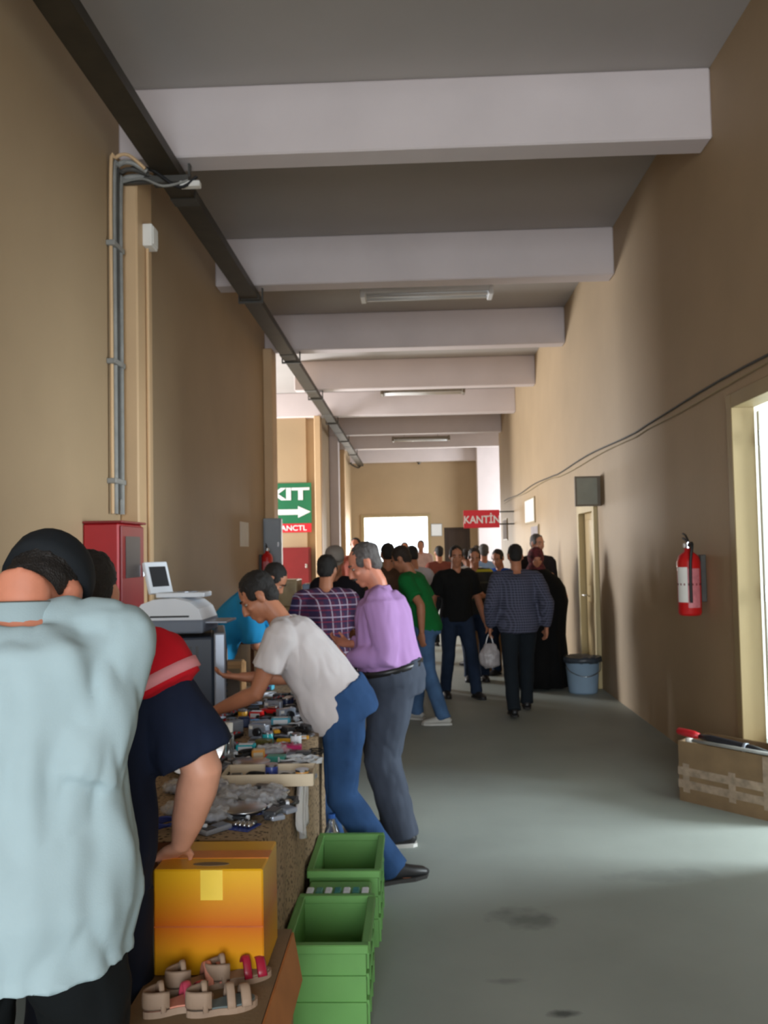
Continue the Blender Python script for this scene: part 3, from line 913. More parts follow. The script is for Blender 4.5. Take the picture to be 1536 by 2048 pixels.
        for sd in (-1, 1):
            A0, T0 = AN[sd], TOE[sd]
            g0 = V((A0.x, A0.y, A0.z - 0.085 * s))
            side_v = T0.cross(Z)
            bm = B()
            tube(bm, [g0 - T0 * 0.075 * s + Z * 0.03 * s, g0 - T0 * 0.045 * s + Z * 0.048 * s, g0 + T0 * 0.03 * s + Z * 0.05 * s, g0 + T0 * 0.11 * s + Z * 0.036 * s, g0 + T0 * 0.175 * s + Z * 0.028 * s, g0 + T0 * 0.20 * s + Z * 0.022 * s],
                 [(0.026 * s, 0.022 * s), (0.036 * s, 0.042 * s), (0.042 * s, 0.044 * s), (0.048 * s, 0.03 * s), (0.038 * s, 0.022 * s), (0.02 * s, 0.012 * s)], side_v, 12)
            so = obj('shoe', bm, shoes or M_SHOE, root, True)
            bm = B()
            out = [(-0.085, 0.022), (-0.06, 0.04), (0.03, 0.042), (0.11, 0.052), (0.18, 0.036), (0.205, 0.0), (0.18, -0.036), (0.11, -0.052), (0.03, -0.042), (-0.06, -0.04), (-0.085, -0.022)]
            lo_ = [bm.verts.new(g0 + T0 * (u * s) + side_v * (v * s)) for u, v in out]
            hi_ = [bm.verts.new(v.co + Z * 0.018 * s) for v in lo_]
            m_ = len(out)
            bm.faces.new(lo_); bm.faces.new(list(reversed(hi_)))
            for i in range(m_):
                bm.faces.new((lo_[i], hi_[i], hi_[(i + 1) % m_], lo_[(i + 1) % m_]))
            bmesh.ops.recalc_face_normals(bm, faces=bm.faces[:])
            obj('sole', bm, M_SOLE if shoes is None else M_SOLEW, so)
        if belt is not None:
            bm = B()
            pts, rad = [], []
            for t in (0.115, 0.175):
                b0, b1 = TORSO[1], TORSO[2]
                bl = belly * max(0.0, 1 - abs(t - 0.25) / 0.38)
                pts.append(spine(t) + fwd(t) * (-0.004 * s + bl * 0.5))
                rad.append((0.165 * s * girth + pant_ease + 0.001 + bl * 0.25, 0.120 * s * girth + pant_ease + 0.001 + bl * 0.5))
            tube(bm, pts, rad, X, 28)
            obj('belt', bm, belt, root, True)
    # ---- hair, eyes, cap
    if hair is not None:
        hs = hair_size
        bm = B()
        ell(bm, C + Uh * 0.046 * s - Fh * 0.024 * s, (0.080 * s * hs, 0.092 * s * hs, 0.084 * s * hs), ax, 20, 14)
        ell(bm, C - Uh * 0.004 * s - Fh * 0.052 * s, (0.070 * s * hs, 0.054 * s * hs, 0.072 * s * hs), ax, 16, 10)
        for sd in (-1, 1):
            ell(bm, C + Xh * 0.068 * s * sd + Uh * 0.022 * s + Fh * 0.018 * s, (0.013 * s, 0.03 * s, 0.034 * s), ax, 10, 8)
        obj('hair', union_mesh(bm, 'hair', max(0.008, voxel * 0.8), 2, 0.005, (40, 40, 40), seed), hair, root)
    if eyes:
        for sd in (-1, 1):
            bm = ell(B(), C + Xh * 0.031 * s * sd + Uh * 0.004 * s + Fh * 0.071 * s, (0.013 * s, 0.010 * s, 0.006 * s), ax, 10, 8)
            e_ = obj('eye', bm, M_EYE, root, True)
            obj('iris', ell(B(), C + Xh * 0.031 * s * sd + Uh * 0.004 * s + Fh * 0.0775 * s, (0.0065 * s, 0.005 * s, 0.0065 * s), ax, 8, 6), M_BLACK, e_, True)
            if hair is not None:
                obj('eyebrow', tube(B(), [C + Xh * 0.014 * s * sd + Uh * 0.027 * s + Fh * 0.091 * s, C + Xh * 0.034 * s * sd + Uh * 0.033 * s + Fh * 0.087 * s, C + Xh * 0.053 * s * sd + Uh * 0.028 * s + Fh * 0.074 * s], [0.003 * s, 0.005 * s, 0.003 * s], Uh, 6), hair, root, True)
    if face_hair is not None:
        bm = B()
        tube(bm, [C - Xh * 0.03 * s - Uh * 0.056 * s + Fh * 0.084 * s, C - Uh * 0.050 * s + Fh * 0.100 * s, C + Xh * 0.03 * s - Uh * 0.056 * s + Fh * 0.084 * s], [0.005 * s, 0.008 * s, 0.005 * s], Uh, 8)
        obj('moustache', bm, face_hair, root, True)
    if cap is not None:
        cm, by = cap
        q = Matrix.Rotation(R(by), 3, Uh)
        Fc = q @ Fh
        Xc = Fc.cross(Uh)
        Cc = C + Uh * 0.045 * s - Fh * 0.012 * s
        bm = B()
        prof = [(1.0, -0.02), (1.015, 0.015), (0.99, 0.045), (0.88, 0.072), (0.66, 0.090), (0.36, 0.099), (0.1, 0.102)]
        n = 28
        rings = []
        for rr, z in prof:
            rings.append([bm.verts.new(Cc + Uh * z * s + Xc * (0.089 * s * rr * math.cos(2 * math.pi * k / n)) + Fc * (0.106 * s * rr * math.sin(2 * math.pi * k / n))) for k in range(n)])
        for i in range(len(prof) - 1):
            for k in range(n):
                bm.faces.new((rings[i][k], rings[i][(k + 1) % n], rings[i + 1][(k + 1) % n], rings[i + 1][k]))
        bm.faces.new(rings[-1]); bm.faces.new(list(reversed(rings[0])))
        co = obj('cap', bm, cm, root, True)
        bm = B()
        m_ = 14
        rows = []
        for j, ext in enumerate((0.0, 0.035, 0.065)):
            row = []
            for i in range(m_ + 1):
                an_ = R(25) + R(130) * i / m_
                f_ = math.sin(math.pi * i / m_) ** 0.7
                row.append(bm.verts.new(Cc + Xc * (math.cos(an_) * 0.087 * s) + Fc * (math.sin(an_) * 0.104 * s + ext * s * f_ * 1.1) - Uh * (0.012 * s + ext * 0.25 * s + 0.012 * s * abs(math.cos(an_)))))
            rows.append(row)
        for j in range(2):
            for i in range(m_):
                bm.faces.new((rows[j][i], rows[j][i + 1], rows[j + 1][i + 1], rows[j + 1][i]))
        bm.normal_update()
        bmesh.ops.solidify(bm, geom=bm.faces[:], thickness=0.004)
        obj('brim', bm, cm, co, True)
        obj('button', ell(B(), Cc + Uh * 0.103 * s, (0.008 * s, 0.008 * s, 0.006 * s), ax, 8, 6), cm, co, True)
    return root, dict(C=C, NB=NB, SH=SH, EL=EL, WR=WR, ax=ax, P=P, s=s, AN=AN, KN=KN)

M_SKIN = mat('tanned_skin', (184, 122, 92), 0.5, 0.07, 14, 0.06, 120)
M_SKIN2 = mat('ruddy_skin', (196, 126, 100), 0.5, 0.08, 14, 0.06, 120)
M_SKIN3 = mat('light_skin', (206, 148, 122), 0.5, 0.06, 14, 0.06, 120)
M_EYE = mat('eye_white', (176, 164, 152), 0.25, 0.02, 5)
M_SHOE = mat('black_shoe_leather', (30, 30, 32), 0.45, 0.2, 10)
M_SHOEPALE = mat('pale_trainer', (186, 184, 178), 0.6, 0.1, 10)
M_SOLE = mat('dark_sole', (46, 44, 42), 0.8, 0.1, 10)
M_SOLEW = mat('white_sole', (206, 204, 198), 0.7, 0.06, 10)
M_HAIRB = mat('black_hair', (24, 20, 18), 0.6, 0.3, 60, 0.6, 220)
M_HAIRG = mat('grey_hair', (84, 78, 76), 0.6, 0.3, 60, 0.6, 220)
M_HAIRBR = mat('dark_brown_hair', (44, 32, 24), 0.6, 0.3, 60, 0.6, 220)
def cloth(name, rgb, rough=0.9, var=0.08, bump=0.07, bscale=260):
    return mat(name, rgb, rough, var, 9, bump, bscale, spec=0.2)
M_JEANS = mat('blue_denim', (46, 76, 118), 0.9, 0.22, 7, 0.1, 260, spec=0.2)
M_JEANSL = mat('faded_denim', (74, 104, 142), 0.9, 0.28, 6, 0.1, 260, spec=0.2)
M_JEANSD = mat('dark_denim', (34, 46, 66), 0.9, 0.2, 7, 0.1, 260, spec=0.2)
M_GREYWOOL = cloth('charcoal_wool', (62, 68, 80))
M_DARKTR = cloth('dark_trousers', (28, 34, 40))
M_LEATHER = mat('black_leather', (24, 22, 22), 0.4, 0.15, 12)

# --- white shirted man in the foreground with a black cap, back to the camera
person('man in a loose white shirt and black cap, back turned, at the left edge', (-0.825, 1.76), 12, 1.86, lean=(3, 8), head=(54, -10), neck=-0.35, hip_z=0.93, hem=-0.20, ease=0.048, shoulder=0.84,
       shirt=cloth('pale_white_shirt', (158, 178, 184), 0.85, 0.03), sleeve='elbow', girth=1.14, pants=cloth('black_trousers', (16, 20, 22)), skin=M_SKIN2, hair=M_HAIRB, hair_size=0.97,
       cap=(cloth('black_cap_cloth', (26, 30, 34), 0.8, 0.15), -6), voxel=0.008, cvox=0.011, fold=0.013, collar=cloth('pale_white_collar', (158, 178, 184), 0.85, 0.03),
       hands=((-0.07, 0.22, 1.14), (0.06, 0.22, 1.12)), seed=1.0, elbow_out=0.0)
# --- man in navy with red shoulders, half hidden behind the white shirt
pr, J = person('man in a navy shirt with red shoulders, bare forearm over the yellow box', (-0.885, 2.26), 0, 1.65, lean=(4, 7), head=(26, 20), hem=-0.2, ease=0.035,
       shirt=cloth('navy_shirt', (24, 32, 52)), sleeve='elbow', girth=1.06, arm=1.4, pants=cloth('dark_blue_trousers', (24, 30, 44)), skin=M_SKIN3, hair=M_HAIRB, voxel=0.008, cvox=0.011,
       hands=((-0.15, 0.35, 0.95), (0.235, 0.10, 0.835)), palms=(None, ((-0.45, 0.55, -0.35), (0, -0.3, -1))), seed=2.0, elbow_out=2.2, curl=0.3, feet=((-0.10, 0.0), (0.07, 0.0)))
M_REDCLOTH = cloth('red_shirt_yoke', (196, 26, 40))
M_PINKCLOTH = cloth('faded_red_piping', (226, 150, 156))
for sd in (1, -1):
    S0, E0 = J['SH'][sd], J['EL'][sd]
    bm = B()
    ell(bm, S0 + V((0, 0, 0.004)), (0.112, 0.112, 0.106), None, 16, 12)
    tube(bm, [S0, S0.lerp(E0, 0.22)], [0.108, 0.112], V((1, 0, 0)), 16)
    yk = obj('shoulder_yoke', union_mesh(bm, 'shoulder_yoke', 0.012, 4, 0.006, seed=5), M_REDCLOTH, pr)
    dS = (E0 - S0).normalized()
    obj('piping', tube(B(), [S0 + dS * 0.02, S0 + dS * 0.05], [0.115, 0.116], V((1, 0, 0)), 24), M_PINKCLOTH, yk, True)

# --- young man bending over the table: white T-shirt, blue jeans
p3, J3 = person('man in a white T-shirt and blue jeans bending over the market table', (-0.225, 4.40), 90, 1.73, lean=(28, 44), head=(20, 8), hip_z=0.85, hip_off=(0.0, 0.145), hem=-0.13, ease=0.022,
       shirt=cloth('white_tshirt', (212, 205, 206), 0.9, 0.03), sleeve='short', sleeve_t=0.60, drop=0.085, pants=M_JEANS, pant_ease=0.022, skin=M_SKIN, hair=M_HAIRB, hair_size=1.03,
       voxel=0.0065, cvox=0.010, fold=0.008, hands=((-0.12, 0.79, 0.845), (0.22, 0.72, 0.965)),
       palms=(((0.05, 0.25, -0.9), (0.6, -0.4, 0)), ((-0.1, 0.9, 0.1), (0.2, 0, 1))), curl=0.55,
       feet=((-0.07, -0.07, 0.0, 155), (0.12, 0.22)), seed=3.0)
# --- older man in the lavender shirt
pl, J4 = person('grey haired man in a lavender shirt and charcoal trousers looking at something in his hands', (-0.09, 4.96), 90, 1.69, lean=(1, 13), head=(22, 6), hip_off=(0, 0.05), hem=0.16, ease=0.036, belly=0.07, girth=1.08,
       shirt=cloth('lavender_shirt', (166, 128, 178), 0.85, 0.04), sleeve='long', pants=M_GREYWOOL, pant_ease=0.042, skin=M_SKIN2, hair=M_HAIRG, hair_size=0.985, belt=M_LEATHER,
       collar=cloth('lavender_collar', (172, 134, 184), 0.85, 0.03), voxel=0.0065, cvox=0.010, fold=0.009, face_hair=M_HAIRG,
       hands=((-0.09, 0.30, 1.02), (0.13, 0.30, 1.08)), palms=(((0.35, 0.75, 0.25), (0.55, 0.0, 0.7)), ((-0.35, 0.8, 0.2), (-0.5, 0.1, 0.7))), curl=0.5,
       feet=((-0.11, 0.02), (0.11, 0.06)), seed=4.0, shoes=M_SHOE)

FAR = dict(voxel=0.013, cvox=0.016, fold=0.006, hand_thick=1.15)
G = 'shoppers in the crowded corridor'
# --- hunched man in bright blue
person('man in a bright blue shirt hunched over beyond the television', (-1.46, 6.25), -90, 1.70, lean=(20, 48), head=(25, 0), hip_z=0.9, hem=-0.1, ease=0.035, shirt=cloth('bright_blue_shirt', (38, 142, 196), 0.8, 0.05),
       sleeve='elbow', pants=M_DARKTR, hair=M_HAIRB, hands=((0.12, 0.55, 0.86), (-0.02, 0.52, 0.9)), seed=5.0, group=G, **FAR)
# --- plaid shirt
M_PLAID = plaid('red_blue_plaid', (96, 40, 72), [('x', 0.085, 0.45, 0.1, (44, 40, 78), 0.75), ('z', 0.085, 0.45, 0.2, (48, 40, 80), 0.7), ('x', 0.085, 0.10, 0.55, (196, 186, 206), 0.85), ('z', 0.085, 0.10, 0.6, (190, 176, 200), 0.85), ('z', 0.085, 0.12, 0.0, (150, 40, 66), 0.6)])
person('man in a red and blue plaid shirt seen from behind at the stall', (-0.67, 6.42), 6, 1.60, lean=(3, 8), head=(14, -15), hem=-0.12, ease=0.03, shirt=M_PLAID, sleeve='short', sleeve_t=0.8, pants=M_JEANSD, hair=M_HAIRB,
       hair_size=1.04, hands=((-0.2, 0.3, 1.0), (0.22, 0.3, 0.98)), seed=6.0, group=G, **FAR)
person('man in dark clothes and a grey flat cap behind the plaid shirt', (-0.70, 7.75), 168, 1.66, lean=(2, 8), head=(16, 10), hem=-0.1, shirt=cloth('black_jacket', (34, 32, 40)), sleeve='long', pants=M_DARKTR, hair=M_HAIRG,
       cap=(cloth('grey_cap_cloth', (150, 142, 136)), 0), hands=((-0.16, 0.3, 1.0), (0.16, 0.3, 1.0)), seed=7.0, group=G, **FAR)
# --- green T-shirt
person('man in a green T-shirt and faded jeans behind the lavender shirt', (0.12, 8.25), 70, 1.70, lean=(10, 20), head=(22, 0), hip_off=(0.0, 0.05), hem=-0.08, shirt=cloth('green_tshirt', (24, 112, 54)), sleeve='short', pants=M_JEANSL, hair=M_HAIRBR,
       hair_size=1.04, shoes=M_SHOEPALE, hands=((-0.24, 0.0, 0.86), (0.2, 0.3, 1.0)), feet=((-0.10, -0.14, 0.0, -20), (0.12, 0.2)), seed=8.0, group=G, **FAR)
# --- black T-shirt
person('man in a black T-shirt and jeans facing the camera in mid corridor', (0.43, 9.65), 196, 1.66, lean=(1, 4), head=(8, -12), hem=-0.1, ease=0.028, shirt=cloth('black_tshirt', (22, 22, 22)), sleeve='short', pants=M_JEANSD, hair=M_HAIRB,
       hands=((-0.30, 0.08, 0.82), (0.27, 0.10, 0.86)), feet=((-0.17, 0.12), (0.12, -0.08)), seed=9.0, group=G, **FAR)
M_YELLOWPRINT = plaid('dark_shirt_yellow_band', (40, 40, 38), [('z', 0.9, 0.035, 0.515, (188, 176, 40), 0.9), ('z', 0.21, 0.10, 0.3, (84, 80, 64), 0.6)])
person('man in a dark shirt with a yellow chest stripe beside the black T-shirt', (0.72, 10.85), 178, 1.64, lean=(2, 6), head=(18, 0), shirt=M_YELLOWPRINT, sleeve='short', pants=M_JEANSD, hair=M_HAIRBR,
       hands=((-0.1, 0.32, 1.05), (0.1, 0.32, 1.05)), seed=10.0, group=G, **FAR)
# --- checked shirt walking away
M_CHECK = plaid('blue_grey_check', (44, 46, 62), [('z', 0.026, 0.4, 0.0, (108, 110, 132), 0.5), ('x', 0.026, 0.4, 0.0, (96, 98, 122), 0.45)])
p10, J10 = person('man in a blue grey checked shirt and black trousers walking away', (0.99, 8.65), 2, 1.66, lean=(2, 6), head=(10, 0), hem=-0.16, ease=0.035, shirt=M_CHECK, sleeve='long', pants=M_DARKTR, hair=M_HAIRB, girth=1.06,
       hands=((-0.27, 0.05, 0.84), (0.27, -0.04, 0.84)), feet=((-0.10, -0.26, 0.02, 0), (0.10, 0.22)), seed=11.0, group=G, **FAR)
# --- blue shirt, light blue shirt, white shirts and the heads behind
person('man in a strong blue shirt left of the checked shirt', (1.10, 11.3), 150, 1.62, lean=(2, 8), head=(20, 0), shirt=cloth('strong_blue_shirt', (38, 86, 176)), sleeve='short', pants=M_JEANSD, hair=M_HAIRB, seed=12.0, group=G, **FAR)
person('tall grey haired man behind the woman in black', (1.58, 11.6), 185, 1.80, lean=(1, 3), head=(6, 30), shirt=cloth('near_black_shirt', (40, 36, 40)), sleeve='long', pants=M_DARKTR, hair=M_HAIRG, skin=M_SKIN3, seed=13.0, group=G, **FAR)
FAR2 = dict(voxel=0.016, cvox=0.019, fold=0.006, hand_thick=1.2, eyes=False, group=G)
person('grey haired man in a light blue shirt in the far crowd', (1.03, 13.2), 8, 1.69, shirt=cloth('light_blue_shirt', (150, 186, 232)), sleeve='long', pants=M_GREYWOOL, hair=M_HAIRG, seed=14.0, **FAR2)
person('dark haired man in a white shirt in front of the light blue shirt', (0.78, 12.2), 30, 1.64, lean=(4, 12), head=(20, 0), shirt=cloth('white_shirt', (222, 226, 232)), sleeve='short', pants=M_JEANSD, hair=M_HAIRBR, seed=15.0, **FAR2)
person('man in a pale grey shirt between the green and black T-shirts', (0.0, 10.3), 25, 1.68, lean=(3, 10), head=(16, 0), shirt=cloth('pale_grey_shirt', (186, 182, 190)), sleeve='short', pants=M_JEANSD, hair=M_HAIRB, seed=16.0, **FAR2)
person('dark haired man right behind the lavender shirted man', (-0.30, 9.4), 5, 1.70, lean=(2, 6), head=(10, 0), shirt=cloth('brown_shirt', (84, 62, 48)), sleeve='short', pants=M_DARKTR, hair=M_HAIRB, seed=17.0, **FAR2)
person('bareheaded man beside the white pillar on the far left of the crowd', (-1.0, 14.6), 170, 1.84, shirt=cloth('rust_shirt', (122, 62, 50)), sleeve='long', pants=M_DARKTR, hair=M_HAIRB, skin=M_SKIN2, seed=18.0, **FAR2)
person('dark haired man in front of the left edge of the bright exit', (-0.64, 13.0), 10, 1.73, shirt=cloth('olive_shirt', (92, 84, 58)), sleeve='short', pants=M_DARKTR, hair=M_HAIRBR, seed=19.0, **FAR2)
person('man in a pinkish white shirt against the bright exit', (0.12, 20.5), 175, 1.84, shirt=cloth('pinkish_shirt', (226, 196, 194)), sleeve='short', pants=M_GREYWOOL, hair=M_HAIRG, skin=M_SKIN3, seed=20.0, **FAR2)
person('man in a grey shirt against the bright exit, left of the pinkish shirt', (-0.24, 18.2), 185, 1.78, shirt=cloth('mid_grey_shirt', (140, 136, 140)), sleeve='short', pants=M_DARKTR, hair=M_HAIRG, seed=21.0, **FAR2)
person('dark haired man in the far crowd in front of the dark door', (1.14, 16.4), 0, 1.68, shirt=cloth('slate_shirt', (70, 78, 96)), sleeve='short', pants=M_DARKTR, hair=M_HAIRBR, seed=22.0, **FAR2)
person('dark haired man in the far crowd right of the bright exit', (0.40, 14.8), 15, 1.68, shirt=cloth('brick_shirt', (120, 66, 56)), sleeve='short', pants=M_DARKTR, hair=M_HAIRB, seed=23.0, **FAR2)

# --- woman in a long black cloak and red patterned headscarf
def cloaked_woman(pos, yaw):
    root, J = person('woman in a long black cloak and dark red headscarf beside the right wall', pos, yaw, 1.60, lean=(1, 4), head=(8, 20), pants=M_DARKTR, hands=((-0.17, 0.17, 1.0), (0.17, 0.17, 1.0)),
                     voxel=0.013, cvox=0.016, skin=M_SKIN, elbow_out=1.2, group=G)
    m = cloth('black_cloak_cloth', (14, 14, 15), 0.9, 0.15)
    bm = B()
    prof = [(0.03, 0.37, 0.33), (0.3, 0.34, 0.30), (0.6, 0.32, 0.28), (0.85, 0.34, 0.28), (1.0, 0.36, 0.27), (1.16, 0.33, 0.23), (1.26, 0.27, 0.19), (1.33, 0.18, 0.14), (1.38, 0.105, 0.10)]
    n = 64
    rings = []
    for z, rx, ry in prof:
        amp = 0.055 * max(0.0, 1 - z / 1.2)
        ring = []
        for k in range(n):
            a = 2 * math.pi * k / n
            f = 1 + amp * math.sin(11 * a + 2 * z) + 0.5 * amp * math.sin(17 * a - 3 * z)
            ring.append(bm.verts.new((rx * f * math.cos(a), ry * f * math.sin(a) + 0.02, z)))
        rings.append(ring)
    for i in range(len(prof) - 1):
        for k in range(n):
            bm.faces.new((rings[i][k], rings[i][(k + 1) % n], rings[i + 1][(k + 1) % n], rings[i + 1][k]))
    bm.faces.new(list(reversed(rings[0]))); bm.faces.new(rings[-1])
    obj('cloak', bm, m, root, True)
    C, (Xh, Fh, Uh), s = J['C'], J['ax'], J['s']
    bm = B()
    ell(bm, C + Uh * 0.02 - Fh * 0.03, (0.098, 0.105, 0.125), J['ax'], 20, 14)
    tube(bm, [C - Uh * 0.06 - Fh * 0.02, J['NB'] + V((0, 0, -0.06))], [(0.09, 0.085), (0.17, 0.13)], V((1, 0, 0)), 18)
    obj('headscarf', union_mesh(bm, 'headscarf', 0.014, 4, 0.006, seed=2), mat('dark_red_print_scarf', (92, 36, 40), 0.9, 0.75, 28), root)
    return root
cloaked_woman((1.40, 10.25), 165)
def at(px, py, Y):
    """point of the depth plane Y that the photograph shows at a pixel (layout helper)"""
    d = M @ V(((px - 768.0), -(py - 1024.0), -F_PX)).normalized()
    return V((0, 0, CAM_H)) + d * (Y / d.y)
def on_table(px, py, z=0.75):
    d = M @ V(((px - 768.0), -(py - 1024.0), -F_PX)).normalized()
    return V((0, 0, CAM_H)) + d * ((z - CAM_H) / d.z)

# ================================================================== STALL AND GOODS
TZ = 0.75
TX0, TX1, TY0, TY1 = -1.98, -0.505, 2.70, 5.75
mt = thing('market_table', 'long trestle table under a brown speckled cloth full of goods', 'table', ((TX0 + TX1) / 2, (TY0 + TY1) / 2, 0))
hx, hy = (TX1 - TX0) / 2, (TY1 - TY0) / 2
M_WOOD = mat('worn_table_wood', (120, 74, 48), 0.7, 0.2, 5, 0.1, 40, stretch=(1, 6, 1))
nb = 6
for i in range(nb):
    x0 = -hx + 2 * hx * i / nb
    obj('plank', bx(x0 + 0.003, x0 + 2 * hx / nb - 0.003, -hy, hy, TZ - 0.045, TZ - 0.012), M_WOOD, mt)
for sx in (-1, 1):
    for yy in (-hy + 0.08, 0, hy - 0.08):
        obj('leg', bx(sx * (hx - 0.08) - 0.025, sx * (hx - 0.08) + 0.025, yy - 0.025, yy + 0.025, 0, TZ - 0.045), M_WOOD, mt)
obj('apron', bx(-hx + 0.05, hx - 0.05, -hy + 0.02, -hy + 0.045, TZ - 0.16, TZ - 0.045), M_WOOD, mt)

def leopard():
    m = bpy.data.materials.new('brown_speckled_cloth')
    m.use_nodes = True
    nt = m.node_tree
    p = nt.nodes['Principled BSDF']
    tc = nt.nodes.new('ShaderNodeTexCoord')
    vo = nt.nodes.new('ShaderNodeTexVoronoi')
    vo.inputs['Scale'].default_value = 62
    nt.links.new(tc.outputs['Object'], vo.inputs['Vector'])
    nz = nt.nodes.new('ShaderNodeTexNoise')
    nz.inputs['Scale'].default_value = 40
    nt.links.new(tc.outputs['Object'], nz.inputs['Vector'])
    f = math_node(nt, 'ADD', vo.outputs['Distance'], math_node(nt, 'MULTIPLY', nz.outputs['Fac'], 0.5))
    rp = nt.nodes.new('ShaderNodeValToRGB')
    rp.color_ramp.elements[0].position = 0.42
    rp.color_ramp.elements[1].position = 0.72
    rp.color_ramp.elements[0].color = lin((64, 50, 36)) + [1]
    rp.color_ramp.elements[1].color = lin((158, 134, 104)) + [1]
    nt.links.new(f, rp.inputs[0])
    nt.links.new(rp.outputs[0], p.inputs['Base Color'])
    p.inputs['Roughness'].default_value = 0.95
    return m
M_LEO = leopard()
def cloth_f(u, v):
    # u along the table, v from the wall side over the top edge and down the corridor side
    y = TY0 - 0.012 + (TY1 - TY0 + 0.02) * u
    if v < 0.6:
        x = TX0 + (TX1 + 0.012 - TX0) * (v / 0.6)
        return V((x, y, TZ - 0.008 + 0.003 * math.sin(9 * x + 5 * y)))
    k = (v - 0.6) / 0.4
    z = TZ - 0.012 - k * 0.66
    return V((TX1 + 0.016 + 0.010 * k * math.sin(11 * y + 2 * k) + 0.004 * math.sin(23 * y), y, z))
tc0 = tag(obj('table_cloth', grid_sheet(cloth_f, 90, 40, -0.004), M_LEO, None, True), 'brown speckled cloth hanging over the corridor side of the market table', 'tablecloth')

# ---- television on the table, side towards the camera, silver front to the corridor
M_TVDARK = mat('dark_blue_grey_plastic', (44, 54, 70), 0.4, 0.06, 5)
M_SILVER = mat('silver_plastic', (164, 172, 186), 0.3, 0.05, 6, metal=0.4)
tv = thing('television', 'dark boxy television with silver front edge on the table', 'television', (-1.36, 5.05, TZ), R(13))
bm = B()
box(bm, -0.20, 0.17, -0.26, 0.26, 0.0, 0.41, 0.015)
obj('cabinet', bm, M_TVDARK, tv)
bm = prism([(-0.34, -0.16), (-0.20, -0.22), (-0.20, 0.22), (-0.34, 0.16)], 0.04, 0.33)
obj('tube_housing', bm, M_TVDARK, tv)
obj('front_frame', bx(0.17, 0.235, -0.28, 0.28, 0.0, 0.43, 0.01), M_SILVER, tv)
obj('screen', ell(B(), (0.235, 0, 0.23), (0.014, 0.22, 0.165), None, 20, 12), mat('dark_screen_glass', (20, 26, 30), 0.1, 0.05, 3), tv, True)
for i in range(4):
    obj('button', bx(0.235, 0.243, -0.25, -0.225, 0.06 + 0.035 * i, 0.08 + 0.035 * i, 0.003, 1), M_TVDARK, tv)
for i in range(7):
    obj('vent_slot', bx(-0.14 + 0.035 * i, -0.125 + 0.035 * i, -0.2625, -0.259, 0.24, 0.36), M_BLACKP, tv)
# ---- white printer on the television and a small open player on top of it
M_OFFWHITE = mat('off_white_plastic', (226, 232, 240), 0.4, 0.03, 4)
M_GREYP = mat('blue_grey_plastic', (112, 122, 138), 0.5, 0.06, 6)
TVT = TZ + 0.43
pr_ = thing('printer', 'rounded white printer with grey base on top of the television', 'printer', (-1.37, 5.0, TZ + 0.43))
obj('base', bx(-0.20, 0.18, -0.19, 0.19, 0.0, 0.075, 0.012), M_GREYP, pr_)
bm = B()
sec = [(-0.20, 0.075), (-0.195, 0.13), (-0.17, 0.165), (-0.10, 0.19), (0.02, 0.195), (0.10, 0.175), (0.15, 0.135), (0.175, 0.075)]
lo = [bm.verts.new((x, -0.18, z)) for x, z in sec]
hi = [bm.verts.new((x, 0.18, z)) for x, z in sec]
bm.faces.new(lo); bm.faces.new(list(reversed(hi)))
for i in range(len(sec)):
    j = (i + 1) % len(sec)
    bm.faces.new((lo[i], hi[i], hi[j], lo[j]))
bmesh.ops.recalc_face_normals(bm, faces=bm.faces[:])
obj('cover', bm, M_OFFWHITE, pr_)
obj('paper_tray', bx(0.17, 0.30, -0.13, 0.13, 0.05, 0.062, 0.003, 1), M_SILVER, pr_)
obj('slot', bx(-0.12, 0.10, -0.184, -0.178, 0.09, 0.10), M_BLACKP, pr_)
pv = thing('portable_player', 'small white folding player with its lid open on the printer', 'player', (-1.36, 5.02, TZ + 0.43 + 0.195))
obj('base', bx(-0.13, 0.15, -0.09, 0.09, 0.0, 0.028, 0.006), M_OFFWHITE, pv)
obj('disc_lid', lathe([(0.06, 0.028), (0.06, 0.032), (0, 0.032)], 20), M_SILVER, pv, loc=(0.03, 0, 0))
ld = obj('lid', bx(-0.012, 0.012, -0.09, 0.09, 0.0, 0.19, 0.006), M_OFFWHITE, pv, loc=(-0.125, 0, 0.02), rot=(0, R(-16), R(-28)))
obj('screen', bx(0.0122, 0.015, -0.065, 0.065, 0.04, 0.16), M_BLACKP, ld)
obj('cutout', bx(-0.055, 0.055, -0.0945, -0.089, 0.05, 0.15), M_BLACKP, ld) if False else None
obj('back_panel', bx(-0.0145, -0.0118, -0.055, 0.055, 0.05, 0.15), M_GREYP, ld)

# ---- boxes on the floor at the stall's near end
ub = thing('cardboard_box', 'large open brown carton under the yellow box and the sandals', 'box', (-0.565, 2.28, 0))
obj('side', bx(-0.165, 0.165, -0.36, -0.354, 0, 0.49), M_CARD, ub); obj('side', bx(-0.165, 0.165, 0.354, 0.36, 0, 0.49), M_CARD, ub)
obj('side', bx(-0.171, -0.165, -0.36, 0.36, 0, 0.49), M_CARD, ub); obj('side', bx(0.165, 0.171, -0.36, 0.36, 0, 0.49), M_CARD, ub)
obj('lid', bx(-0.171, 0.171, -0.36, 0.36, 0.49, 0.496), M_CARDD, ub)
obj('flap', bx(0.0, 0.006, -0.34, 0.34, -0.14, 0.0), mat('orange_brown_cardboard', (176, 112, 58), 0.8, 0.1, 9), ub, loc=(0.173, 0, 0.494), rot=(0, R(-10), 0))

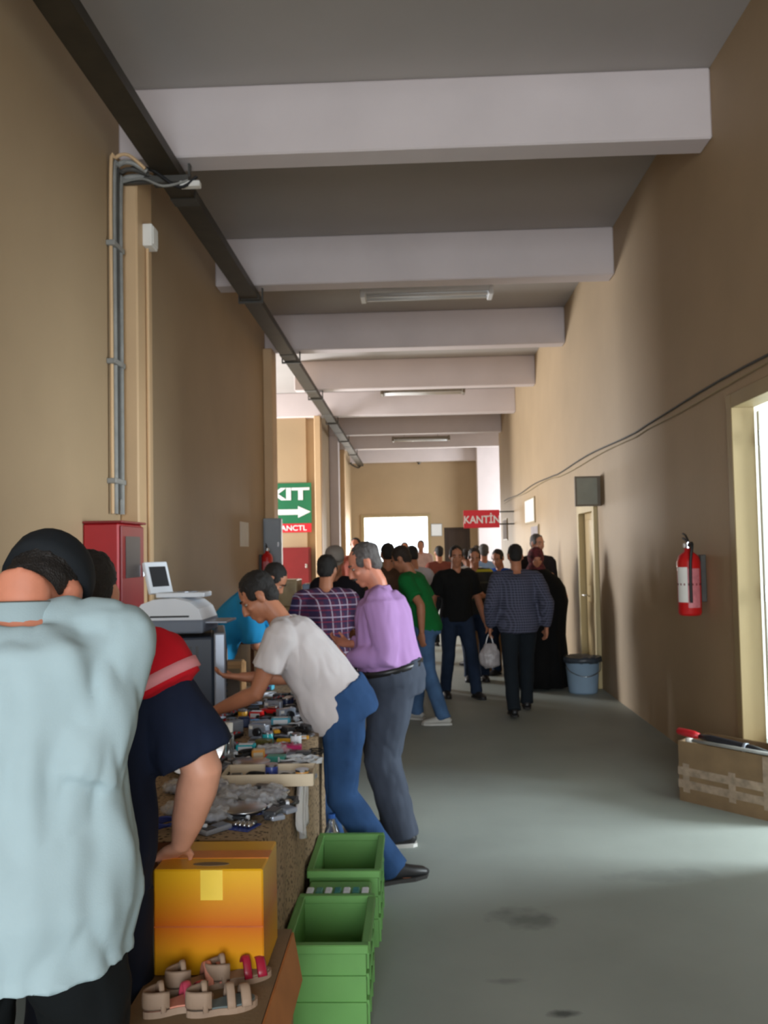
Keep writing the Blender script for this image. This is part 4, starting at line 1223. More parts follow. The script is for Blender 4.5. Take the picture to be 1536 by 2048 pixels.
def yellow_print():
    m = bpy.data.materials.new('yellow_orange_box_print')
    m.use_nodes = True
    nt = m.node_tree
    p = nt.nodes['Principled BSDF']
    tc = nt.nodes.new('ShaderNodeTexCoord')
    sp = nt.nodes.new('ShaderNodeSeparateXYZ')
    nt.links.new(tc.outputs['Object'], sp.inputs[0])
    f = math_node(nt, 'DIVIDE', math_node(nt, 'ABSOLUTE', math_node(nt, 'SUBTRACT', sp.outputs[2], 0.135)), 0.15)
    rp = nt.nodes.new('ShaderNodeValToRGB')
    rp.color_ramp.elements[0].position = 0.0
    rp.color_ramp.elements[0].color = lin((190, 94, 16)) + [1]
    rp.color_ramp.elements[1].position = 0.85
    rp.color_ramp.elements[1].color = lin((216, 160, 20)) + [1]
    nt.links.new(f, rp.inputs[0])
    nt.links.new(rp.outputs[0], p.inputs['Base Color'])
    p.inputs['Roughness'].default_value = 0.3
    return m
M_YEL = yellow_print()
yb = thing('yellow_box', 'glossy yellow and orange printed carton by the green crates', 'box', (-0.575, 2.465, 0.496))
obj('body', bx(-0.148, 0.148, -0.115, 0.115, 0.0, 0.28, 0.004, 1), M_YEL, yb)
obj('tape', bx(-0.149, 0.149, -0.03, 0.03, 0.279, 0.2815), mat('orange_tape', (206, 120, 40), 0.3, 0.1, 12), yb)
obj('tape', bx(-0.02, 0.04, -0.1165, -0.1145, 0.20, 0.279), mat('glossy_clear_tape', (236, 200, 80), 0.12, 0.05, 12), yb)
obj('seam', bx(-0.147, 0.147, -0.1158, -0.1148, 0.128, 0.132), mat('orange_print_line', (176, 84, 20), 0.5, 0.1, 12), yb)
obj('handle_slot', prism([(0.05 * math.cos(a) , 0.014 * math.sin(a)) for a in [2 * math.pi * k / 16 for k in range(16)]], 0.2795, 0.2812), M_CARDD, yb, loc=(0.0, -0.075, 0))

# ---- sandals on the carton
M_SOLEB = mat('beige_sandal_sole', (146, 122, 102), 0.7, 0.15, 16)
def sandal(label, loc, rz, strap, inner):
    t = thing('sandal', label, 'sandal', loc, rz, 'children sandals on the carton')
    out = []
    n = 26
    for k in range(n):
        a = 2 * math.pi * k / n
        u = math.cos(a); v = math.sin(a)
        wid = 0.031 + 0.008 * u - 0.007 * math.exp(-((u + 0.15) / 0.3) ** 2)
        out.append((0.088 * u, wid * v))
    obj('sole', prism(out, 0.0, 0.016), M_SOLEB, t)
    obj('insole', prism([(x * 0.92, y * 0.9) for x, y in out], 0.016, 0.02), inner, t)
    def arch(x, wd, hgt, m, wide):
        pts = [V((x, -wd + 2 * wd * q / 8, 0.016 + hgt * math.sin(math.pi * q / 8))) for q in range(9)]
        bm = tube(B(), pts, [(wide, 0.003)] * 9, V((1, 0, 0)), 8)
        obj('strap', bm, m, t, True)
    arch(0.055, 0.037, 0.036, strap, 0.013)
    arch(0.018, 0.035, 0.045, strap, 0.011)
    arch(-0.045, 0.032, 0.062, M_SOLEB, 0.007)
    bm = tube(B(), [V((-0.088 * math.cos(a), 0.031 * math.sin(a), 0.042)) for a in [R(-70 + 14 * q) for q in range(11)]], [(0.003, 0.022)] * 11, V((1, 0, 0)), 8)
    obj('heel_strap', bm, M_SOLEB, t, True)
    return t
M_CRIMSON = mat('crimson_leather', (150, 22, 50), 0.35, 0.15, 14)
M_PINKL = mat('rose_leather', (178, 62, 84), 0.45, 0.15, 14)
M_SALMON = mat('salmon_leather', (196, 126, 104), 0.6, 0.12, 14)
M_TEALIN = mat('grey_teal_insole', (92, 104, 104), 0.8, 0.15, 20)
Zc = 0.496
sandal('crimson strapped sandal touching the foot of the yellow box', tuple(on_table(478, 1962, Zc)), R(25), M_CRIMSON, M_SOLEB)
sandal('salmon and beige sandal left of the crimson one', tuple(on_table(400, 1975, Zc)), R(28), M_SALMON, M_SOLEB)
sandal('rose and salmon sandal, leftmost on the carton', tuple(on_table(358, 2018, Zc)), R(30), M_PINKL, M_SALMON)
sandal('beige sandal with grey teal insole at the front of the carton', tuple(on_table(445, 2020, Zc)), R(22), M_SOLEB, M_TEALIN)

# ---- green crates in a row on the floor
def crate(label, loc, wx, ly, hz, m=M_GREENCRATE):
    t = thing('plastic_crate', label, 'crate', loc, 0, 'green plastic crates on the floor')
    tk = 0.012
    obj('floor_panel', bx(-wx / 2 + tk, wx / 2 - tk, -ly / 2 + tk, ly / 2 - tk, 0.0, 0.012), m, t)
    for s in (-1, 1):
        bm = B()
        y0, y1 = (-ly / 2, -ly / 2 + tk) if s < 0 else (ly / 2 - tk, ly / 2)
        box(bm, -wx / 2, wx / 2, y0, y1, 0, hz)
        yy0, yy1 = (y0 - 0.008, y0) if s < 0 else (y1, y1 + 0.008)
        for z in (hz * 0.33, hz * 0.62):
            box(bm, -wx / 2, wx / 2, yy0, yy1, z, z + 0.012)
        box(bm, -wx / 2 - 0.01, wx / 2 + 0.01, y0 - (0.014 if s < 0 else 0.003), y1 + (0.014 if s > 0 else 0.003), hz - 0.028, hz + 0.002, 0.003, 1)
        obj('end_wall', bm, m, t)
        bm = B()
        x0, x1 = (-wx / 2, -wx / 2 + tk) if s < 0 else (wx / 2 - tk, wx / 2)
        box(bm, x0, x1, -ly / 2 + tk, ly / 2 - tk, 0, hz)
        xx0, xx1 = (x0 - 0.008, x0) if s < 0 else (x1, x1 + 0.008)
        for z in (hz * 0.33, hz * 0.62):
            box(bm, xx0, xx1, -ly / 2 + tk, ly / 2 - tk, z, z + 0.012)
        for q in range(4):
            yq = -ly / 2 + ly * (q + 0.5) / 4
            box(bm, xx0, xx1, yq - 0.006, yq + 0.006, 0.0, hz - 0.03)
        box(bm, x0 - (0.014 if s < 0 else 0.003), x1 + (0.014 if s > 0 else 0.003), -ly / 2 + tk + 0.003, ly / 2 - tk - 0.003, hz - 0.028, hz + 0.001, 0.003, 1)
        obj('side_wall', bm, m, t)
    return t
crate('near green plastic crate, its outer wall facing the camera', (-0.332, 3.19, 0), 0.27, 0.42, 0.30)
crate('rear green plastic crate beside the bending man\'s shoe', (-0.325, 3.86, 0), 0.28, 0.46, 0.31)
sb = thing('wrapped_strip', 'teal and white wrapped strip lying between the two green crates', 'strip', (-0.332, 3.51, 0.0))
obj('stack', bx(-0.125, 0.125, -0.07, 0.07, 0.0, 0.285, 0.006, 1), M_GREENCRATE, sb)
for q in range(7):
    obj('wrapper', bx(-0.125 + 0.036 * q, -0.097 + 0.036 * q, -0.075, -0.02, 0.285, 0.297, 0.004, 1), mat('teal_wrapper', (60, 130, 120), 0.3, 0.2, 20) if q % 2 else M_OFFWHITE, sb)

# ---- carton by the right wall with an umbrella
cx = thing('taped_carton', 'taped brown carton on the floor by the right doorway', 'box', (2.0, 5.50, 0), R(-49.5))
W2, D2, H2 = 0.36, 0.16, 0.375
for s in (-1, 1):
    obj('side', bx(-W2, W2, s * D2 - 0.003, s * D2 + 0.003, 0, H2), M_CARDD, cx)
    obj('side', bx(s * W2 - 0.003, s * W2 + 0.003, -D2 + 0.003, D2 - 0.003, 0, H2), M_CARDD, cx)
obj('base', bx(-W2 + 0.003, W2 - 0.003, -D2 + 0.003, D2 - 0.003, 0.0, 0.006), M_CARDD, cx)
for z in (0.085, 0.165):
    obj('tape', bx(-W2 - 0.005, W2 + 0.005, -D2 - 0.005, -D2 - 0.003, z, z + 0.05), M_TAPE, cx)
for x in (-0.33, -0.02, 0.2):
    obj('tape', bx(x, x + 0.045, -D2 - 0.006, -D2 - 0.004, 0.06, 0.24 if x < 0.1 else 0.37), M_TAPE, cx)
obj('contents', bx(-W2 + 0.01, W2 - 0.01, -D2 + 0.01, D2 - 0.01, 0.2, 0.27), M_CARDD, cx)
for s in (-1, 1):
    obj('flap', bx(-W2, W2, 0, 0.16, -0.003, 0.003), M_CARDD, cx, loc=(0, s * D2, H2), rot=(R(-35 if s > 0 else 180 + 20), 0, 0)) if s > 0 else None
umb = thing('umbrella', 'folded dark umbrella with a red tip lying across the taped carton', 'umbrella', (1.70, 5.70, 0.418), R(-49.5))
rot_ = (0, R(4.5), 0)
obj('canopy', tube(B(), [(0.10, 0, 0.0), (0.18, 0, 0), (0.45, 0, 0), (0.62, 0, 0)], [0.015, 0.026, 0.03, 0.012], V((0, 0, 1)), 12), M_BLACKP, umb, True, rot=rot_)
obj('tip', tube(B(), [(-0.06, 0, 0.0), (-0.045, 0, 0.0), (0.06, 0, 0), (0.10, 0, 0)], [0.012, 0.024, 0.026, 0.018], V((0, 0, 1)), 12), M_RED, umb, True, rot=rot_)
obj('shaft', tube(B(), [(0.6, 0, 0), (0.74, 0, 0)], [0.006, 0.006], V((0, 0, 1)), 8), M_CHROME, umb, True, rot=rot_)
obj('band', tube(B(), [(0.40, 0, 0), (0.42, 0, 0)], [0.0315, 0.0315], V((0, 0, 1)), 12), M_SILVER, umb, True, rot=rot_)
rod = thing('metal_rod', 'thin grey rod beside the umbrella on the taped carton', 'rod', (1.70, 5.62, 0.388), R(-49.5))
obj('shaft', tube(B(), [(0.0, 0, 0), (0.6, 0, -0.0)], [0.011, 0.011], V((0, 0, 1)), 10), M_GREYPIPE, rod, True)
obj('end_cap', tube(B(), [(-0.02, 0, 0), (0.02, 0, 0)], [0.014, 0.014], V((0, 0, 1)), 10), M_PAPER, rod, True)
sw = thing('fabric_roll', 'grey blue cloth roll poking out of the taped carton', 'cloth', (2.12, 5.30, 0.272), R(-49.5))
bm = B()
tube(bm, [(0, 0, 0), (0.0, 0.01, 0.12), (0.01, 0.02, 0.2)], [0.05, 0.055, 0.04], V((1, 0, 0)), 14)
obj('roll', union_mesh(bm, 'roll', 0.008, 2, 0.006), mat('grey_blue_fabric', (84, 98, 112), 0.9, 0.2, 14), sw)
obj('tie', tube(B(), [(0.0, 0.006, 0.085), (0.0, 0.007, 0.1)], [0.058, 0.058], V((1, 0, 0)), 14), M_RED, sw)

# ---- bucket by the second door
bk = thing('bucket', 'pale blue plastic bucket with a dark bag inside, by the second door', 'bucket', (1.83, 9.86, 0))
obj('tub', lathe([(0.0, 0.0), (0.155, 0.0), (0.16, 0.02), (0.19, 0.36), (0.20, 0.365), (0.20, 0.385), (0.185, 0.385), (0.152, 0.03), (0.0, 0.03)], 28), mat('pale_blue_plastic', (150, 176, 200), 0.4, 0.06, 6), bk, True)
bm = lathe([(0.0, 0.33), (0.10, 0.36), (0.17, 0.39), (0.21, 0.40), (0.215, 0.36), (0.21, 0.34)], 28)
for v in bm.verts:
    v.co += V((0.012 * math.sin(v.co.y * 60), 0.012 * math.sin(v.co.x * 70), 0.02 * noise.noise(v.co * 20)))
obj('bag_liner', bm, mat('dark_bin_bag', (60, 68, 78), 0.35, 0.2, 20), bk, True)
obj('handle', wire([(0.2, 0, 0.35), (0.16, -0.14, 0.25), (0.0, -0.225, 0.2), (-0.16, -0.14, 0.25), (-0.2, 0, 0.35)], 0.005, 6, 6), M_CHROME, bk)
# ---- carton on the floor in mid corridor, and the bag in the walking man's hand
fb = thing('floor_carton', 'upright tan carton on the floor behind the black T-shirt', 'box', (0.88, 11.75, 0), R(8))
obj('body', bx(-0.2, 0.2, -0.18, 0.18, 0, 0.62, 0.005, 1), M_CARD, fb)
obj('tape', bx(-0.03, 0.03, -0.184, -0.178, 0.0, 0.62), M_TAPE, fb)
wrl = p10.matrix_basis @ J10['WR'][-1]
hb = thing('carrier_bag', 'greyish white carrier bag hanging from the checked shirt man\'s left hand', 'bag', (wrl.x - 0.01, wrl.y + 0.02, wrl.z - 0.40))
bm = B()
tube(bm, [(0, 0, 0.0), (0, 0, 0.03), (0, 0, 0.14), (0, 0, 0.24)], [(0.05, 0.04), (0.10, 0.07), (0.105, 0.075), (0.05, 0.03)], V((1, 0, 0)), 18)
obj('sack', union_mesh(bm, 'sack', 0.012, 2, 0.012, (14, 14, 8), 4), mat('greyish_bag_film', (168, 160, 160), 0.4, 0.1, 12), hb)
obj('strap', wire([(-0.04, 0, 0.22), (-0.02, 0, 0.30), (0.0, 0, 0.33), (0.02, 0, 0.30), (0.04, 0, 0.22)], 0.006, 6, 4), M_FILMW, hb)
# ---- water bottle between the cloth and the jeans
wb = thing('water_bottle', 'large water bottle with blue stripes on the floor beside the table cloth', 'bottle', (-0.43, 4.22, 0))
obj('bottle', lathe([(0, 0), (0.042, 0), (0.046, 0.01), (0.044, 0.1), (0.046, 0.12), (0.046, 0.25), (0.03, 0.30), (0.016, 0.33), (0.016, 0.345), (0, 0.345)], 20), M_GLASS, wb, True)
for z in (0.13, 0.175, 0.22):
    obj('stripe', lathe([(0.0466, z), (0.0466, z + 0.03)], 20), mat('blue_label', (60, 110, 180), 0.4, 0.05, 6) if z != 0.175 else M_OFFWHITE, wb, True)
obj('bottle_cap', lathe([(0.018, 0.345), (0.018, 0.365), (0, 0.365)], 14), mat('blue_cap', (40, 90, 170), 0.4, 0.05, 6), wb)

# ---- phone in the lavender man's hands
ph = V(pl.matrix_basis @ ((J4['WR'][-1] + J4['WR'][1]) / 2 + V((0.0, 0.10, 0.02))))
hp_ = thing('handset', 'pale handset held by the man in the lavender shirt', 'phone', ph, R(90))
obj('case', bx(-0.07, 0.07, -0.03, 0.03, 0.0, 0.016, 0.004, 1), M_OFFWHITE, hp_)
obj('screen', bx(-0.03, 0.06, -0.024, 0.024, 0.016, 0.018), M_BLACKP, hp_)

# ---- goods beyond: second stall with wrapped cartons
st = thing('second_table', 'low side table with wrapped cartons near the second pillar', 'table', (-1.52, 9.6, 0))
obj('top', bx(-0.5, 0.5, -0.8, 0.8, 0.70, 0.74, 0.004, 1), M_WOOD, st)
for sx in (-1, 1):
    for sy in (-1, 1):
        obj('leg', bx(sx * 0.45 - 0.02, sx * 0.45 + 0.02, sy * 0.75 - 0.02, sy * 0.75 + 0.02, 0, 0.70), M_WOOD, st)
M_WRAP = mat('beige_wrapped_goods', (184, 164, 128), 0.22, 0.15, 9, 0.4, 16)
M_BLUEPK = mat('pale_blue_pack', (140, 164, 200), 0.3, 0.1, 9)
for i, (x, y, z, a, b_, c, m, lb) in enumerate(((-1.42, 9.1, 0.74, 0.20, 0.2, 0.32, M_WRAP, 'plastic wrapped beige carton at the bottom of the pile'),
        (-1.40, 9.12, 1.06, 0.17, 0.18, 0.28, M_WRAP, 'plastic wrapped beige carton on top of the pile by the red cabinet'),
        (-1.12, 9.15, 0.74, 0.07, 0.16, 0.55, M_BLUEPK, 'upright pale blue pack beside the wrapped cartons'),
        (-1.75, 9.3, 0.74, 0.11, 0.18, 0.35, M_CARD, 'plain brown carton against the wall beside the wrapped ones'))):
    t = thing('stacked_carton', lb, 'box', (x, y, z), R(3 * i - 4))
    obj('body', bx(-a, a, -b_, b_, 0, c, 0.012), m, t)
    obj('tape', bx(-0.02, 0.02, -b_ - 0.002, b_ + 0.002, c - 0.001, c + 0.002), M_TAPE, t)

# ================================================================== SMALL GOODS ON THE TABLE
SPOTS = []
MARKS = []
def free_spot(p, r):
    best = V((p.x, p.y, 0))
    for k in range(90):
        a = k * 2.4
        d = 0.011 * math.sqrt(k) * 1.9
        q = V((p.x + d * math.cos(a), p.y + d * math.sin(a) * 1.4, 0))
        if q.x > TX1 - r * 0.7 - 0.012 or q.y < TY0 + r or q.y > TY1 - r:
            continue
        if all((q - s_[0]).length > (r + s_[1]) * 0.88 for s_ in SPOTS):
            best = q
            break
    SPOTS.append((best, r))
    return best
def mark(phrase, p):
    MARKS.append((phrase, V((p[0], p[1], 0))))
def near_label(desc, p, used):
    o = sorted(MARKS, key=lambda m_: (m_[1] - V((p[0], p[1], 0))).length)
    for i in range(0, 5):
        for j in range(i + 1, 7):
            t = '%s near the %s and the %s' % (desc, o[i][0], o[j][0])
            if t not in used:
                used.add(t)
                return t
USED = set()
def simple_box(name, label, cat, px, py, sx, sy, sz, m, rz=0.0, lid=None, z=TZ, short=''):
    p = on_table(px, py, z)
    p = free_spot(p, max(sx, sy) * 0.55)
    mark(short, p)
    t = thing(name, label, cat, (p.x, p.y, z - 0.004 if z == TZ else z), R(rz))
    obj('body', bx(-sx / 2, sx / 2, -sy / 2, sy / 2, 0, sz, min(sx, sy, sz) * 0.12, 1), m, t)
    if lid is not None:
        obj('label_patch', bx(-sx * 0.36, sx * 0.36, -sy * 0.32, sy * 0.32, sz, sz + 0.0012), lid, t)
        obj('label_patch', bx(-sx * 0.36, sx * 0.36, -sy / 2 - 0.0012, -sy / 2, sz * 0.2, sz * 0.8), lid, t)
    return t
def C_(name, rgb, rough=0.35):
    return mat(name, rgb, rough, 0.06, 8)
M_CYAN = C_('cyan_print', (86, 178, 206)); M_TEAL = C_('teal_print', (40, 176, 190), 0.15); M_YELLOW = C_('amber_print', (226, 168, 30)); M_MAG = C_('magenta_print', (186, 22, 98))
M_REDP = C_('red_print', (206, 20, 24)); M_NAVY = C_('navy_print', (30, 48, 92)); M_GRN = C_('green_teal_print', (70, 158, 146)); M_ORNG = C_('orange_print', (222, 160, 76)); M_CREAM = C_('cream_card', (206, 190, 164), 0.7)
M_OLIVE = C_('olive_plastic', (96, 92, 50)); M_PURP = C_('violet_print', (120, 60, 140)); M_GREYD = C_('dark_grey_plastic', (58, 60, 64)); M_BLUE2 = C_('blue_tag_print', (52, 72, 150))
simple_box('small_carton', 'cyan carton near the bending man\'s shirt hem', 'box', 562, 1447, 0.10, 0.06, 0.035, M_CYAN, 4, M_OFFWHITE, short='cyan carton')
simple_box('small_carton', 'bright red carton on the table below the bending man\'s chest', 'box', 513, 1436, 0.07, 0.05, 0.04, M_REDP, -8, M_OFFWHITE, short='red carton')
simple_box('small_carton', 'navy carton behind the bending man\'s left hand', 'box', 488, 1452, 0.06, 0.05, 0.05, M_NAVY, 12, short='navy carton')
simple_box('small_carton', 'magenta carton at the corridor edge of the table', 'box', 602, 1500, 0.09, 0.05, 0.03, M_MAG, 2, short='magenta carton')
simple_box('blister_pack', 'long amber pack lying left of the magenta carton', 'pack', 572, 1482, 0.085, 0.025, 0.014, M_YELLOW, -4, short='long amber pack')
simple_box('blister_pack', 'short amber and white pack right above the magenta carton', 'pack', 606, 1478, 0.08, 0.03, 0.014, M_YELLOW, 6, M_OFFWHITE, short='amber and white pack')
simple_box('blister_pack', 'amber pack farthest along the corridor edge of the table', 'pack', 553, 1470, 0.03, 0.045, 0.03, M_YELLOW, 20, short='small amber pack')
simple_box('small_carton', 'shiny teal carton in front of the clear bottle', 'box', 492, 1500, 0.085, 0.05, 0.03, M_TEAL, 3, M_OFFWHITE, short='shiny teal carton')
simple_box('small_carton', 'green teal carton beside the black dish', 'box', 552, 1522, 0.08, 0.05, 0.028, M_GRN, -3, short='green teal carton')
simple_box('small_carton', 'orange carton left of the green teal one', 'box', 517, 1518, 0.055, 0.05, 0.045, M_ORNG, 8, M_CREAM, short='orange carton')
simple_box('small_carton', 'olive carton behind the orange one', 'box', 528, 1490, 0.07, 0.05, 0.03, M_OLIVE, -12, short='olive carton')
simple_box('tag_card', 'blue tag on the cream tray at the near end', 'tag', 522, 1568, 0.055, 0.03, 0.022, M_BLUE2, -6, short='blue tag')
simple_box('small_carton', 'violet and blue carton beyond the bending man\'s arm', 'box', 447, 1376, 0.10, 0.07, 0.045, M_PURP, 10, M_CYAN, short='violet carton')
simple_box('small_carton', 'sky blue carton under the bending man\'s shoulder', 'box', 530, 1378, 0.11, 0.06, 0.03, M_CYAN, -6, M_PURP, short='sky blue carton')
simple_box('tan_carton', 'tan carton beside the television', 'box', 462, 1388, 0.18, 0.14, 0.21, M_CARD, 6, M_CARDD, short='tan carton')
simple_box('flat_box', 'flat pale blue box in front of the television', 'box', 352, 1405, 0.20, 0.10, 0.045, C_('pale_blue_card', (176, 190, 210)), 4, M_OFFWHITE, short='pale blue box')
simple_box('flat_box', 'flat white box with teal edge left of the bending man\'s hand', 'box', 420, 1425, 0.19, 0.09, 0.03, C_('teal_edge_card', (96, 140, 150)), -3, M_OFFWHITE, short='teal edged box')
simple_box('grey_carton', 'dull grey brown carton under the bending man\'s right hand', 'box', 452, 1402, 0.15, 0.12, 0.13, C_('grey_brown_card', (104, 94, 84), 0.8), 22, short='grey brown carton')

# silver toy-like bits, remote controls, chargers, coils: one of each kind, then copies
def make_remote():
    t = thing('remote_control', 'x', 'remote control')
    obj('case', bx(-0.022, 0.022, -0.085, 0.085, 0, 0.02, 0.005), M_BLACKP, t)
    for i in range(4):
        for j in range(3):
            obj('button', bx(-0.015 + 0.011 * j, -0.007 + 0.011 * j, -0.06 + 0.024 * i, -0.05 + 0.024 * i, 0.02, 0.023), M_SILVER if (i + j) % 2 else M_REDP, t)
    return t
def make_phone():
    t = thing('mobile_phone', 'x', 'phone')
    obj('case', bx(-0.024, 0.024, -0.052, 0.052, 0, 0.016, 0.005), M_SILVER, t)
    obj('screen', bx(-0.018, 0.018, 0.005, 0.044, 0.016, 0.0175), M_BLACKP, t)
    obj('keypad', bx(-0.018, 0.018, -0.045, -0.002, 0.016, 0.018, 0.0006, 1), M_GREYP, t)
    return t
def make_charger():
    t = thing('charger', 'x', 'charger')
    obj('plug', bx(-0.022, 0.022, -0.032, 0.032, 0, 0.03, 0.006), M_GREYD, t)
    for s in (-1, 1):
        obj('pin', tube(B(), [(s * 0.009, 0.032, 0.015), (s * 0.009, 0.05, 0.015)], [0.002, 0.002], V((0, 0, 1)), 8), M_CHROME, t)
    pts = [(0.03 * math.cos(0.6 * q) * (1 - q * 0.01) + 0.05, -0.05 + 0.03 * math.sin(0.6 * q), 0.006 + 0.0008 * q) for q in range(26)]
    obj('cord', wire([(0, -0.032, 0.012)] + pts, 0.003, 5), M_BLACK, t)
    return t
def make_coil(m):
    t = thing('cable_coil', 'x', 'cable')
    bm = B()
    pts = [V(((0.048 + 0.006 * math.sin(q * 1.3)) * math.cos(q * 0.35), (0.038 + 0.006 * math.cos(q * 1.7)) * math.sin(q * 0.35), 0.006 + 0.012 * (q / 70) + 0.003 * math.sin(q))) for q in range(72)]
    obj('cable', tube(bm, pts, [0.004] * 72, V((0, 0, 1)), 5), m, t, True)
    obj('tie', bx(0.036, 0.062, -0.006, 0.006, 0.0, 0.026, 0.002, 1), M_OFFWHITE, t)
    return t
def make_disc():
    t = thing('compact_disc', 'x', 'disc')
    bm = B()
    n = 28
    r_ = [(0.06, 0), (0.06, 0.0014), (0.0085, 0.0014), (0.0085, 0)]
    rg = [[bm.verts.new((a * math.cos(2 * math.pi * k / n), a * math.sin(2 * math.pi * k / n), z)) for k in range(n)] for a, z in r_]
    for i in range(4):
        for k in range(n):
            bm.faces.new((rg[i][k], rg[i][(k + 1) % n], rg[(i + 1) % 4][(k + 1) % n], rg[(i + 1) % 4][k]))
    obj('disc', bm, M_CHROME, t)
    obj('hub_ring', lathe([(0.02, 0.0014), (0.02, 0.002), (0.009, 0.002)], 20), M_GLASS, t)
    return t
def make_camera():
    t = thing('camera', 'x', 'camera')
    obj('body', bx(-0.05, 0.05, -0.02, 0.02, 0, 0.062, 0.006), M_SILVER, t)
    obj('lens', lathe([(0.02, 0), (0.02, 0.02), (0.015, 0.022), (0.0, 0.02)], 16), M_BLACKP, t, loc=(0.01, -0.02, 0.03), rot=(R(90), 0, 0))
    obj('flash', bx(-0.042, -0.022, -0.022, -0.0195, 0.04, 0.054), M_PAPER, t)
    obj('shutter_button', lathe([(0.006, 0.062), (0.006, 0.067), (0, 0.067)], 10), M_CHROME, t, loc=(0.034, 0, 0))
    return t
def make_dish(m):
    t = thing('small_dish', 'x', 'dish')
    obj('bowl', lathe([(0, 0.0), (0.03, 0.0), (0.055, 0.012), (0.075, 0.028), (0.072, 0.03), (0.05, 0.015), (0.03, 0.006), (0, 0.006)], 24), m, t, True)
    obj('rim', lathe([(0.0755, 0.0265), (0.077, 0.030), (0.072, 0.0315)], 24), M_CHROME, t, True)
    return t
M_PARTS = mat('mixed_small_parts', (120, 124, 140), 0.3, 0.8, 60, 0.3, 80)
def make_bag():
    t = thing('plastic_bag', 'x', 'bag')
    bm = B()
    ell(bm, (0, 0, 0.022), (0.075, 0.055, 0.024), None, 20, 12)
    ell(bm, (0.06, 0.01, 0.014), (0.035, 0.03, 0.013), None, 12, 8)
    obj('film', union_mesh(bm, 'film', 0.007, 1, 0.012, (34, 34, 34), 3), M_FILM, t)
    obj('filling', union_mesh(ell(B(), (0, 0, 0.016), (0.06, 0.043, 0.014), None, 16, 10), 'filling', 0.008, 1, 0.006, (50, 50, 50), 1), M_PARTS, t)
    return t
def make_pen_pack(m):
    t = thing('battery_pack', 'x', 'batteries')
    for i in range(4):
        b = obj('battery', tube(B(), [(-0.026 + 0.0165 * i, -0.025, 0.009), (-0.026 + 0.0165 * i, 0.022, 0.009)], [0.0078, 0.0078], V((0, 0, 1)), 10), m, t, True)
        obj('terminal', tube(B(), [(-0.026 + 0.0165 * i, 0.022, 0.009), (-0.026 + 0.0165 * i, 0.025, 0.009)], [0.003, 0.003], V((0, 0, 1)), 8), M_CHROME, b)
    obj('card', bx(-0.04, 0.04, -0.04, 0.045, -0.0005, 0.0015), M_BLUE2, t)
    return t
# cream tray with raised rim at the near end
p = on_table(540, 1560)
SPOTS.append((V((p.x, p.y, 0)), 0.15)); mark('cream tray', p)
tr = thing('cream_tray', 'shallow cream cardboard tray on the near end of the table', 'tray', (p.x, p.y, TZ - 0.004), R(2))
obj('base', bx(-0.17, 0.17, -0.08, 0.08, 0, 0.004), M_CREAM, tr)
for s in (-1, 1):
    obj('rim', bx(-0.17, 0.17, s * 0.08 - 0.003, s * 0.08 + 0.003, 0, 0.045), M_CREAM, tr)
    obj('rim', bx(s * 0.17 - 0.003, s * 0.17 + 0.003, -0.077, 0.077, 0, 0.045), M_CREAM, tr)
# metal basin leaning on its side
p = on_table(372, 1560)
SPOTS.append((V((p.x, p.y, 0)), 0.12)); mark('metal basin', p)
bs = thing('metal_basin', 'large grey metal basin leaning on its edge beside the navy shirt', 'basin', (p.x, p.y + 0.10, TZ + 0.125), 0)
bo = obj('basin', lathe([(0, -0.07), (0.06, -0.068), (0.105, -0.045), (0.13, 0.0), (0.135, 0.002), (0.128, 0.004), (0.10, -0.038), (0.06, -0.06), (0, -0.062)], 32), mat('cream_enamel', (118, 114, 104), 0.45, 0.25, 8), bs, True, rot=(R(70), R(12), 0))
obj('rim', lathe([(0.130, 0.0), (0.137, 0.003), (0.130, 0.006)], 32), M_CHROME, bo, True)
# crumpled white bag, white film hanging over the table edge
p = on_table(385, 1392)
SPOTS.append((V((p.x, p.y, 0)), 0.09)); mark('white bag', p)
wbg = thing('white_bag', 'crumpled white plastic bag in front of the television', 'bag', (p.x, p.y, TZ - 0.004))
bm = B()
ell(bm, (0, 0, 0.04), (0.09, 0.06, 0.045), None, 20, 12); ell(bm, (0.05, 0.01, 0.08), (0.04, 0.03, 0.035), None, 12, 8); ell(bm, (-0.05, 0.0, 0.085), (0.03, 0.025, 0.045), None, 12, 8)
obj('sack', union_mesh(bm, 'sack', 0.009, 1, 0.016, (26, 26, 26), 6), mat('white_bag_film', (222, 222, 230), 0.35, 0.04, 12), wbg)
obj('knot', union_mesh(ell(B(), (0.01, 0, 0.115), (0.02, 0.016, 0.03)), 'knot', 0.008, 1, 0.006, (40, 40, 40), 2), mat('white_bag_film', (222, 222, 230)), wbg)
def film_f(u, v):
    y = 3.30 + 0.25 * u
    k = v * 0.30
    if k < 0.09:
        return V((TX1 - 0.07 + k, y + 0.02 * math.sin(9 * v), TZ + 0.006 + 0.010 * math.sin(14 * u + 6 * v)))
    d = k - 0.09
    return V((TX1 + 0.040 + 0.012 * math.sin(17 * u + 5 * v) + 0.02 * d, y + 0.03 * math.sin(6 * v) - 0.25 * d * (u - 0.5), TZ + 0.002 - d * (0.85 + 0.3 * math.sin(3.0 * u))))
tag(obj('plastic_sheet', grid_sheet(film_f, 18, 18, 0.0015), M_FILMW, None, True), 'crumpled white plastic sheet hanging over the corner of the table cloth', 'plastic sheet')
